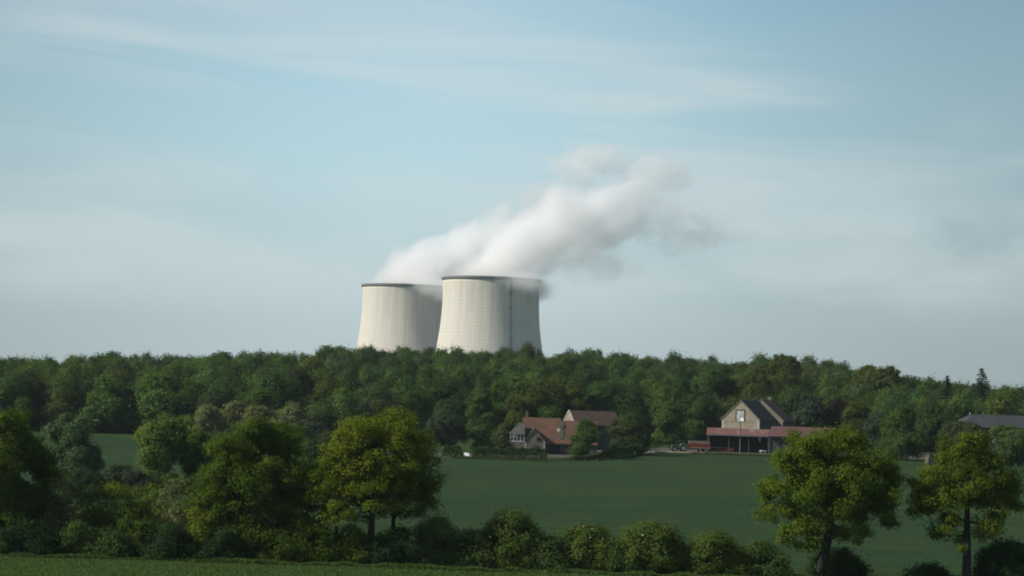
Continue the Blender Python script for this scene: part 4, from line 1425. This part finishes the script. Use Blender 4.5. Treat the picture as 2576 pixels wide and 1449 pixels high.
# ---- clipped hedges and the wire fence
def hedge(label, path, height, width, pal='wood', seed=1, group='clipped hedges before the farmhouse', name='hedge', leaf=0.17, dens=420, wave=0.10):
    rng = np.random.default_rng(seed)
    pts = np.array([(p.x, p.y) for p in path])
    seg = np.hypot(*np.diff(pts, axis=0).T)
    cum = np.concatenate([[0], np.cumsum(seg)])
    L = cum[-1]
    n = int(L * dens)
    s = rng.random(n) * L
    x, y = np.interp(s, cum, pts[:, 0]), np.interp(s, cum, pts[:, 1])
    hh = np.interp(s / L, np.linspace(0, 1, len(height)), height)
    zz = 1 - rng.random(n) ** 2.2
    yy = (rng.random(n) - .5) * width
    endf = np.clip(np.minimum(s, L - s) / 0.5, 0.35, 1) ** .5
    hh = hh * (1 - wave * .7 + wave * np.sin(s * 1.7 + seed) * np.sin(s * 0.6) + wave * .8 * np.sin(s * 0.43 + 2) ) * endf * (1 + wave * .8 * (rng.random(n) - .5))
    root = path[0].copy()
    root.z = gz(root.x, root.y)
    pos = np.stack([x - root.x, y + yy - root.y, ground(x, y) + zz * hh - root.z], 1)
    nrm = fold(np.stack([rng.normal(size=n) * .5, np.sign(yy) * np.abs(yy / width) * 2 + rng.normal(size=n) * .4, zz * 1.2 + rng.normal(size=n) * .4], 1))
    tan = fold(np.cross(nrm, rng.normal(size=(n, 3))))
    bit = np.cross(nrm, tan)
    sz = leaf * (0.6 + .7 * rng.random((n, 1)))
    V = np.stack([pos + tan * sz, pos + bit * sz * .6, pos - tan * sz, pos - bit * sz * .6], 1).reshape(-1, 3)
    c1, c2 = PAL[pal]
    k = rng.random((n, 1))
    C = np.concatenate([(np.array(c1) * (1 - k) + np.array(c2) * k) * np.exp(rng.normal(0, .2, (n, 1))), np.ones((n, 1))], 1).astype(np.float32)
    o = leaf_object(name, V, C)
    o.location = root
    tag(o, label, 'hedge', group)


def gp(u, v, Y):
    p = P(u, v, Y)
    return Vector((p.x, Y, gz(p.x, Y)))


hedge('short clipped hedge block left of the white leaning board', [gp(1112, 1154, 448), gp(1164, 1154, 448)], (2.5, 2.6, 2.5), 1.6, seed=2)
hedge('long dark clipped hedge in front of the farmhouse wing', [gp(1188, 1155, 448), gp(1290, 1156, 448), gp(1376, 1157, 448)], (2.3, 2.6, 2.6, 2.5, 2.4), 1.6, seed=3)
hedge('dark hedge climbing from the farmhouse to the pale track', [gp(1432, 1157, 447), gp(1500, 1153, 453), gp(1560, 1148, 470), gp(1594, 1140, 490)], (.9, 1.6, 2.4, 2.6, 2.5, 2.4), 2.0, seed=4)

fa, fb = gp(1180, 1158, 441), gp(1560, 1160, 441)
fc = empty('wire_fence', fa, 0, 'low wire fence with thin posts along the upper field edge', 'fence')
nP = 14
for i in range(nP):
    x = (fb.x - fa.x) * i / (nP - 1)
    z = gz(fa.x + x, 441) - fa.z
    MB().tube([(x, 0, z - .2), (x, 0, z + 1.0)], .05, 6).build('post', M['post_grey'], fc)
wr = MB()
for h in (.45, .9):
    wr.tube([((fb.x - fa.x) * i / 20, .06, gz(fa.x + (fb.x - fa.x) * i / 20, 441) - fa.z + h) for i in range(21)], .014, 4)
wr.build('wire', M['steel'], fc)

# ------------------------------------------------------------------ foreground trees and hedgerow
def lobes_auto(seed, parts):
    """parts: (u, v, ru, rv) big ellipses broken into smaller overlapping lobes"""
    rng = np.random.default_rng(seed)
    out = []
    for u, v, ru, rv in parts:
        n = max(3, int(ru * rv / 250))
        for i in range(n):
            a = rng.random() * 6.283
            q = math.sqrt(rng.random()) * 0.78
            r = (ru * rv) ** .5 * (0.36 + 0.24 * rng.random())
            out.append((u + math.cos(a) * q * ru * .8, v + math.sin(a) * q * rv * .85, r, r * (.78 + .3 * rng.random())))
        for i in range(2):
            a = rng.random() * 6.283
            r = (ru * rv) ** .5 * (0.16 + 0.14 * rng.random())
            out.append((u + math.cos(a) * ru * (.9 + .25 * rng.random()), v + math.sin(a) * rv * (.9 + .25 * rng.random()), r, r * .8))
    return out


mid_tree('bare_tree', 'grey-green thin tree between the twin-trunked crown and the yellow-green crown', 760, 1075, 1178, 54, 440, 'brown', None, per_area=0.7, leaf=.3)
mid_tree('thicket_tree', 'dusky green tree showing left above the twin-trunked crown', 585, 1085, 1185, 60, 430, 'wood', None, per_area=0.7, leaf=.3)
mid_tree('thicket_tree', 'olive thicket tree between the pale round pair and the twin-trunked crown', 530, 1110, 1200, 46, 400, 'wood_olive', None, per_area=0.7, leaf=.28)
mid_tree('thicket_tree', 'olive grey tree behind the slim dark trunk right of the twin-trunked tree', 835, 1090, 1190, 50, 420, 'wood_brown', None, per_area=0.7, leaf=.28)
mid_tree('thicket_tree', 'small dark thicket tree low in the gap between twin-trunked and yellow-green crowns', 788, 1110, 1190, 44, 405, 'wood', None, per_area=0.8, leaf=.28)
FG = 'big trees along the near hedgerow'
# big tree at the left picture edge
tree('broadleaf_tree', 'big dark green tree cut by the left picture edge, yellowish at its top', 'tree', 15, 208,
     lobes_auto(1, [(15, 1100, 75, 55), (-10, 1170, 90, 60), (70, 1150, 60, 50), (112, 1185, 34, 30), (60, 1105, 34, 28), (10, 1250, 95, 60), (85, 1240, 45, 45), (-20, 1330, 90, 50), (60, 1320, 60, 45)]),
     'deep', FG, trunk_r=.4, per_area=.95, nl=56, leaf=.15, rc=.54)
# silvery pointed tree
tree('silver_tree', 'silvery blue-green pointed tree standing in the left meadow', 'tree', 182, 292,
     lobes_auto(2, [(178, 1065, 34, 32), (175, 1105, 52, 40), (180, 1150, 66, 42), (190, 1195, 74, 38), (215, 1215, 48, 26), (150, 1205, 40, 28)]),
     'silver', None, trunk_r=.3, per_area=1.1, nl=60, leaf=.2, rc=.65, fork=.2)
# pale round pair
tree('pale_tree', 'pale yellow-green round tree in the left meadow beside the open gap', 'tree', 402, 312,
     lobes_auto(3, [(385, 1092, 42, 36), (428, 1086, 40, 34), (372, 1135, 36, 40), (420, 1140, 48, 42), (400, 1180, 50, 28)]),
     'pale', None, trunk_r=.25, per_area=1.15, nl=55, leaf=.22, rc=.65, fork=.2)
tree('pale_tree', 'smaller darker green tree leaning on the right of the pale round tree', 'tree', 487, 314,
     lobes_auto(4, [(490, 1105, 28, 26), (478, 1140, 36, 34), (498, 1165, 36, 36), (470, 1195, 36, 24)]),
     'wood_mid', None, trunk_r=.2, per_area=1.1, nl=55, leaf=.22, rc=.6, fork=.2)
# twin-trunked dark tree
tree('twin_trunk_tree', 'large dark green tree with two trunks at the near hedgerow', 'tree', 662, 209,
     lobes_auto(5, [(580, 1300, 60, 40), (660, 1320, 60, 40), (750, 1320, 50, 44), (680, 1230, 90, 50), (570, 1240, 60, 44), (640, 1088, 60, 30), (700, 1090, 46, 28), (545, 1250, 40, 30), (800, 1200, 34, 30), (650, 1105, 72, 42), (590, 1140, 62, 45), (700, 1140, 68, 50), (560, 1200, 58, 45), (640, 1200, 80, 55), (740, 1210, 60, 55), (530, 1215, 40, 24), (590, 1270, 62, 40), (690, 1275, 72, 45),
                       (760, 1270, 44, 34), (560, 1330, 40, 30), (625, 1340, 45, 34), (720, 1340, 58, 36)]),
     'deep', FG, trunk_r=.36, trunks=2, per_area=.56, nl=50, leaf=.15, rc=.54, fork=.32)
# yellow-green group right of it: three trunks
tree('spring_tree', 'tall yellow-green tree with a dark trunk right of the twin-trunked tree', 'tree', 926, 206,
     lobes_auto(6, [(905, 1078, 62, 34), (980, 1075, 72, 40), (1050, 1100, 40, 36), (880, 1130, 56, 40), (1000, 1180, 70, 44), (920, 1220, 70, 40), (860, 1290, 40, 26), (940, 1280, 60, 26), (1000, 1240, 60, 34), (900, 1170, 60, 50), (860, 1120, 46, 32), (930, 1125, 72, 42), (1020, 1110, 58, 40), (880, 1180, 60, 40), (960, 1190, 70, 42), (840, 1235, 52, 34), (900, 1250, 55, 34)]),
     'yellow', FG, trunk_r=.36, per_area=.5, nl=52, leaf=.15, rc=.54, fork=.5)
tree('spring_tree', 'thin olive-leaved tree at the right flank of the tall yellow-green tree', 'tree', 985, 210,
     lobes_auto(7, [(1060, 1150, 40, 40), (1030, 1190, 56, 44), (1050, 1235, 60, 36), (1005, 1245, 46, 34), (1088, 1262, 40, 18), (1078, 1215, 36, 24), (1030, 1290, 55, 22), (985, 1290, 40, 24)]),
     'oak', FG, trunk_r=.26, per_area=.5, nl=42, leaf=.14, rc=.6, fork=.45)
tree('spring_tree', 'small tree with a slim dark trunk between the twin-trunked and yellow-green trees', 'tree', 843, 206,
     lobes_auto(8, [(830, 1150, 44, 32), (810, 1190, 46, 34), (835, 1290, 44, 30), (850, 1220, 40, 34), (800, 1250, 40, 30)]),
     'spring', FG, trunk_r=.24, per_area=.7, nl=48, leaf=.15, rc=.6, fork=.4)
# oaks on the right
tree('oak_tree', 'broad spring-green oak with a leaning dark trunk in front of the red sheds', 'tree', 2062, 204,
     lobes_auto(9, [(2000, 1110, 40, 26), (2060, 1115, 60, 32), (2140, 1120, 62, 34), (1990, 1165, 52, 40), (2080, 1165, 75, 46), (2190, 1165, 55, 40), (2230, 1200, 40, 34), (1960, 1215, 52, 34),
                       (2050, 1220, 75, 42), (2150, 1225, 70, 44), (2235, 1245, 40, 32), (1925, 1245, 28, 24), (1935, 1290, 40, 24), (2010, 1285, 60, 34), (2110, 1290, 65, 34), (2200, 1290, 55, 30), (2000, 1335, 50, 28), (2120, 1335, 58, 24), (2030, 1370, 38, 20), (2235, 1310, 28, 24), (2060, 1330, 40, 26), (2180, 1330, 36, 22), (2090, 1250, 60, 50), (2160, 1200, 60, 50)]),
     'spring', FG, trunk_r=.52, lean_u=2086, per_area=.56, nl=50, leaf=.15, rc=.54, fork=.38)
tree('oak_tree', 'rightmost spring-green tree with an upright dark trunk', 'tree', 2430, 203,
     lobes_auto(10, [(2440, 1115, 50, 34), (2390, 1150, 52, 36), (2480, 1150, 56, 40), (2350, 1200, 46, 34), (2430, 1200, 70, 44), (2515, 1205, 50, 40), (2325, 1245, 40, 32), (2355, 1270, 44, 34), (2390, 1260, 60, 38), (2480, 1265, 62, 38),
                        (2540, 1260, 28, 26), (2330, 1290, 30, 18), (2400, 1315, 46, 30), (2470, 1325, 55, 26), (2390, 1360, 36, 18)]),
     'oak', FG, trunk_r=.45, per_area=.56, nl=50, leaf=.15, rc=.54, fork=.42)

HB = 'bushes of the near hedgerow'
bush('hawthorn_bush', 'dark twiggy bush under the right flank of the yellow-green tree', 1095, 207, 1300, 1425, 66, 'hedge', HB)
bush('hawthorn_bush', 'tall pointed hedgerow bush, highest of the row right of the yellow-green tree', 1288, 207, 1284, 1434, 78, 'hedge_top', HB, n=10)
bush('hawthorn_bush', 'low hedgerow bush with sprays of white blossom left of the tall pointed bush', 1195, 206, 1332, 1430, 52, 'hedge', HB, extra=((.32, .33, .27), .014))
bush('hawthorn_bush', 'rounded hedgerow bush with white blossom on its crown', 1478, 207, 1314, 1436, 74, 'hedge_top', HB, extra=((.32, .33, .27), .012))
bush('hawthorn_bush', 'small low bush filling the gap right of the tall pointed bush', 1390, 205, 1352, 1436, 40, 'hedge', HB, n=6)
bush('hawthorn_bush', 'wide olive hedgerow bush, broadest of the row before the open field', 1640, 207, 1309, 1444, 84, 'hedge_top', HB, n=11, extra=((.3, .31, .25), .006))
bush('hawthorn_bush', 'small low bush between the blossom-topped bush and the broadest bush', 1556, 205, 1362, 1440, 34, 'hedge', HB, n=6)
bush('hawthorn_bush', 'rounded dark olive bush right of the broadest hedgerow bush', 1796, 207, 1338, 1450, 74, 'hedge_top', HB, n=10)
bush('hawthorn_bush', 'low brownish bush beside the leaning oak trunk on its left', 1915, 207, 1366, 1455, 62, 'hedge', HB)
bush('hawthorn_bush', 'low dark bush at the foot of the leaning oak', 2105, 207, 1380, 1465, 64, 'dark', HB)
bush('hawthorn_bush', 'small dark bush between the two oaks at the bottom edge', 2335, 206, 1418, 1475, 52, 'dark', HB, n=6)
bush('hawthorn_bush', 'big nearly black bush in the bottom right corner', 2535, 206, 1352, 1480, 78, 'dark', HB, n=10)

hedge('low continuous bramble hedge running beneath the rounded hedgerow bushes', [gp(1010, 1420, 206.2), gp(1500, 1430, 206.4), gp(1990, 1445, 206.2)], (2.2, 2.6, 2.4, 2.9, 2.3, 2.0), 2.6, 'hedge', 8, None, 'bramble_hedge', 0.12, 900, 0.35)
LB = 'shrubs of the left thicket'
bush('sapling', 'pinkish bronze-leaved sapling at the left beneath the silvery tree', 150, 208, 1186, 1400, 44, 'pink', LB, cat='sapling', per_area=.35, nl=40, n=6)
bush('shrub', 'loose yellow-green shrub in the middle of the left thicket', 296, 212, 1196, 1400, 62, 'yellow', LB, cat='shrub', per_area=.32, nl=36, n=8)
bush('shrub', 'tan thin-leaved tall shrub left of the twin-trunked tree', 445, 210, 1192, 1395, 48, 'tan', LB, cat='shrub', per_area=.36, nl=38, n=7)
bush('shrub', 'bright yellow-green shrub at the foot of the twin-trunked tree', 512, 207, 1240, 1400, 36, 'yellow', LB, cat='shrub', per_area=.6, n=6)
bush('shrub', 'dark green shrub flecked with white blossom in the left thicket', 348, 207, 1256, 1405, 44, 'deep', LB, cat='shrub', n=7, extra=((.36, .36, .32), .004))
bush('shrub', 'dusky low shrub in front of the pinkish sapling', 195, 206, 1310, 1405, 60, 'hedge', LB, cat='shrub', n=8)
bush('shrub', 'dark shrub at the foot of the big tree on the left edge', 65, 205, 1300, 1402, 75, 'dark', LB, cat='shrub', n=9)
bush('shrub', 'brownish low shrub beneath the loose yellow-green shrub', 275, 205, 1328, 1406, 50, 'hedge', LB, cat='shrub', n=7)
bush('shrub', 'dark low shrub beneath the tan thin-leaved shrub', 430, 205, 1320, 1408, 62, 'dark', LB, cat='shrub', n=8)
bush('shrub', 'dark undergrowth shrub between the two trunks of the dark green tree', 575, 205, 1330, 1410, 62, 'dark', LB, cat='shrub', n=8)
bush('shrub', 'green undergrowth shrub right of the twin trunks', 700, 206, 1325, 1412, 62, 'deep', LB, cat='shrub', n=8)
bush('shrub', 'dark undergrowth shrub left of the slim dark trunk', 790, 206, 1300, 1414, 56, 'deep', LB, cat='shrub', n=7)
bush('shrub', 'low green shrub between the slim trunk and the yellow-green tree trunk', 882, 206, 1318, 1416, 44, 'deep', LB, cat='shrub', n=6)
bush('shrub', 'dark shrub right of the yellow-green tree trunk', 1000, 206, 1325, 1420, 60, 'dark', LB, cat='shrub', n=8)
bush('shrub', 'olive mid-height shrub between the edge tree and the pinkish sapling', 108, 210, 1225, 1400, 52, 'oak', LB, cat='shrub', per_area=.5, n=7)
bush('shrub', 'feathery olive-green shrub behind the dusky low shrub', 232, 214, 1215, 1395, 56, 'hedge_top', LB, cat='shrub', per_area=.42, nl=44, n=8)
bush('shrub', 'pale olive shrub right of the white-flecked dark green shrub', 398, 214, 1225, 1395, 50, 'pale', LB, cat='shrub', per_area=.42, nl=44, n=7)
bush('shrub', 'olive shrub filling the gap before the twin-trunked tree', 478, 213, 1255, 1400, 48, 'hedge_top', LB, cat='shrub', per_area=.5, nl=50, n=7)
bush('shrub', 'tall loose olive shrub beside the big tree on the left edge', 128, 222, 1180, 1380, 46, 'hedge_top', LB, cat='shrub', per_area=.45, nl=44, n=7)
bush('shrub', 'yellowish feathery shrub between the loose yellow-green shrub and the tan shrub', 372, 222, 1208, 1380, 50, 'yellow', LB, cat='shrub', per_area=.36, nl=36, n=8)
MH = 'bushes of the meadow hedge'
bush('meadow_bush', 'dull brown bush of the meadow hedge right of the silvery tree', 300, 306, 1168, 1246, 50, 'brown', MH, leaf=.2, n=7, extra=((.35, .34, .3), .02))
bush('meadow_bush', 'dark bush of the meadow hedge below the pale round tree', 402, 308, 1190, 1246, 62, 'wood', MH, leaf=.2, n=7)
bush('meadow_bush', 'dark bush at the foot of the silvery pointed tree', 228, 296, 1186, 1262, 48, 'dark', MH, leaf=.2, n=6)
bush('meadow_bush', 'greyish bush of the meadow hedge between the brown bush and the pale round tree', 348, 304, 1186, 1248, 40, 'brown', MH, leaf=.2, n=6)
bush('meadow_bush', 'dark bush of the meadow hedge beside the twin-trunked tree crown', 505, 308, 1195, 1250, 56, 'wood', MH, leaf=.2, n=7)


# ------------------------------------------------------------------ tall grass at the hedge foot
def grass_band(name, label, n, xr, yfun, hgt, cols, seed):
    rng = np.random.default_rng(seed)
    x = xr[0] + (xr[1] - xr[0]) * rng.random(n)
    y = yfun(x, rng)
    z = ground(x, y)
    clump = 0.45 + 0.55 * np.clip(np.sin(x * 0.9 + 2 * np.sin(x * 0.37)) * np.sin(x * 0.23 + 1) + 0.5, 0, 1)
    h = hgt * (0.35 + 0.75 * rng.random(n)) * clump
    a = rng.random(n) * 6.283
    w = 0.05 + 0.05 * rng.random(n)
    lx, ly = rng.normal(0, .25, n) * h, rng.normal(0, .25, n) * h
    dx_, dy_ = np.cos(a) * w, np.sin(a) * w
    V = np.stack([np.stack([x - dx_, y - dy_, z - .03], 1), np.stack([x + dx_, y + dy_, z - .03], 1),
                  np.stack([x + lx + dx_ * .4, y + ly + dy_ * .4, z + h], 1), np.stack([x + lx - dx_ * .4, y + ly - dy_ * .4, z + h], 1)], 1).reshape(-1, 3)
    k = rng.random((n, 1))
    c = (np.array(cols[0]) * (1 - k) + np.array(cols[1]) * k) * np.exp(rng.normal(0, .22, (n, 1)))
    o = leaf_object(name, V, np.concatenate([c, np.ones((n, 1))], 1).astype(np.float32))
    tag(o, label, 'grass', None, 'stuff')


grass_band('tall_grass', 'uneven tall grass and weeds along the foot of the near hedgerow', 26000, (-62, 62),
           lambda x, r: 202.3 + np.abs(r.normal(0, 1.0, len(x))) + 0.5 * np.sin(x * .3), 0.5, ((0.060, 0.115, 0.028), (0.100, 0.135, 0.042)), 11)
grass_band('verge_grass', 'short rough grass of the verge along the bottom of the picture', 90000, (-58, 58),
           lambda x, r: 176 + 27 * r.random(len(x)), 0.16, ((0.062, 0.120, 0.034), (0.096, 0.138, 0.046)), 12)
grass_band('field_edge_grass', 'ragged grass along the upper edge of the crop field', 16000, (-12, 110),
           lambda x, r: np.interp(x, [-12, 8, 28, 40, 110], [441, 441, 471, 513, 513]) + r.normal(0, .8, len(x)), 0.6, ((0.036, 0.060, 0.018), (0.070, 0.076, 0.034)), 13)

# ------------------------------------------------------------------ air: faint haze round the whole place
mt, t = new_mat('haze_air')
vol = t.node('ShaderNodeVolumePrincipled')
vol.inputs['Color'].default_value = (0.80, 0.92, 1.0, 1)
vol.inputs['Density'].default_value = 0.000046
vol.inputs['Anisotropy'].default_value = 0.2
o_ = t.node('ShaderNodeOutputMaterial')
t.l.new(vol.outputs[0], o_.inputs['Volume'])
hz = MB().box(-3010, 3010, -610, 5010, -63, 260).build('haze', mt)
tag(hz, 'faint bluish haze filling the air over the fields', 'haze', None, 'stuff')
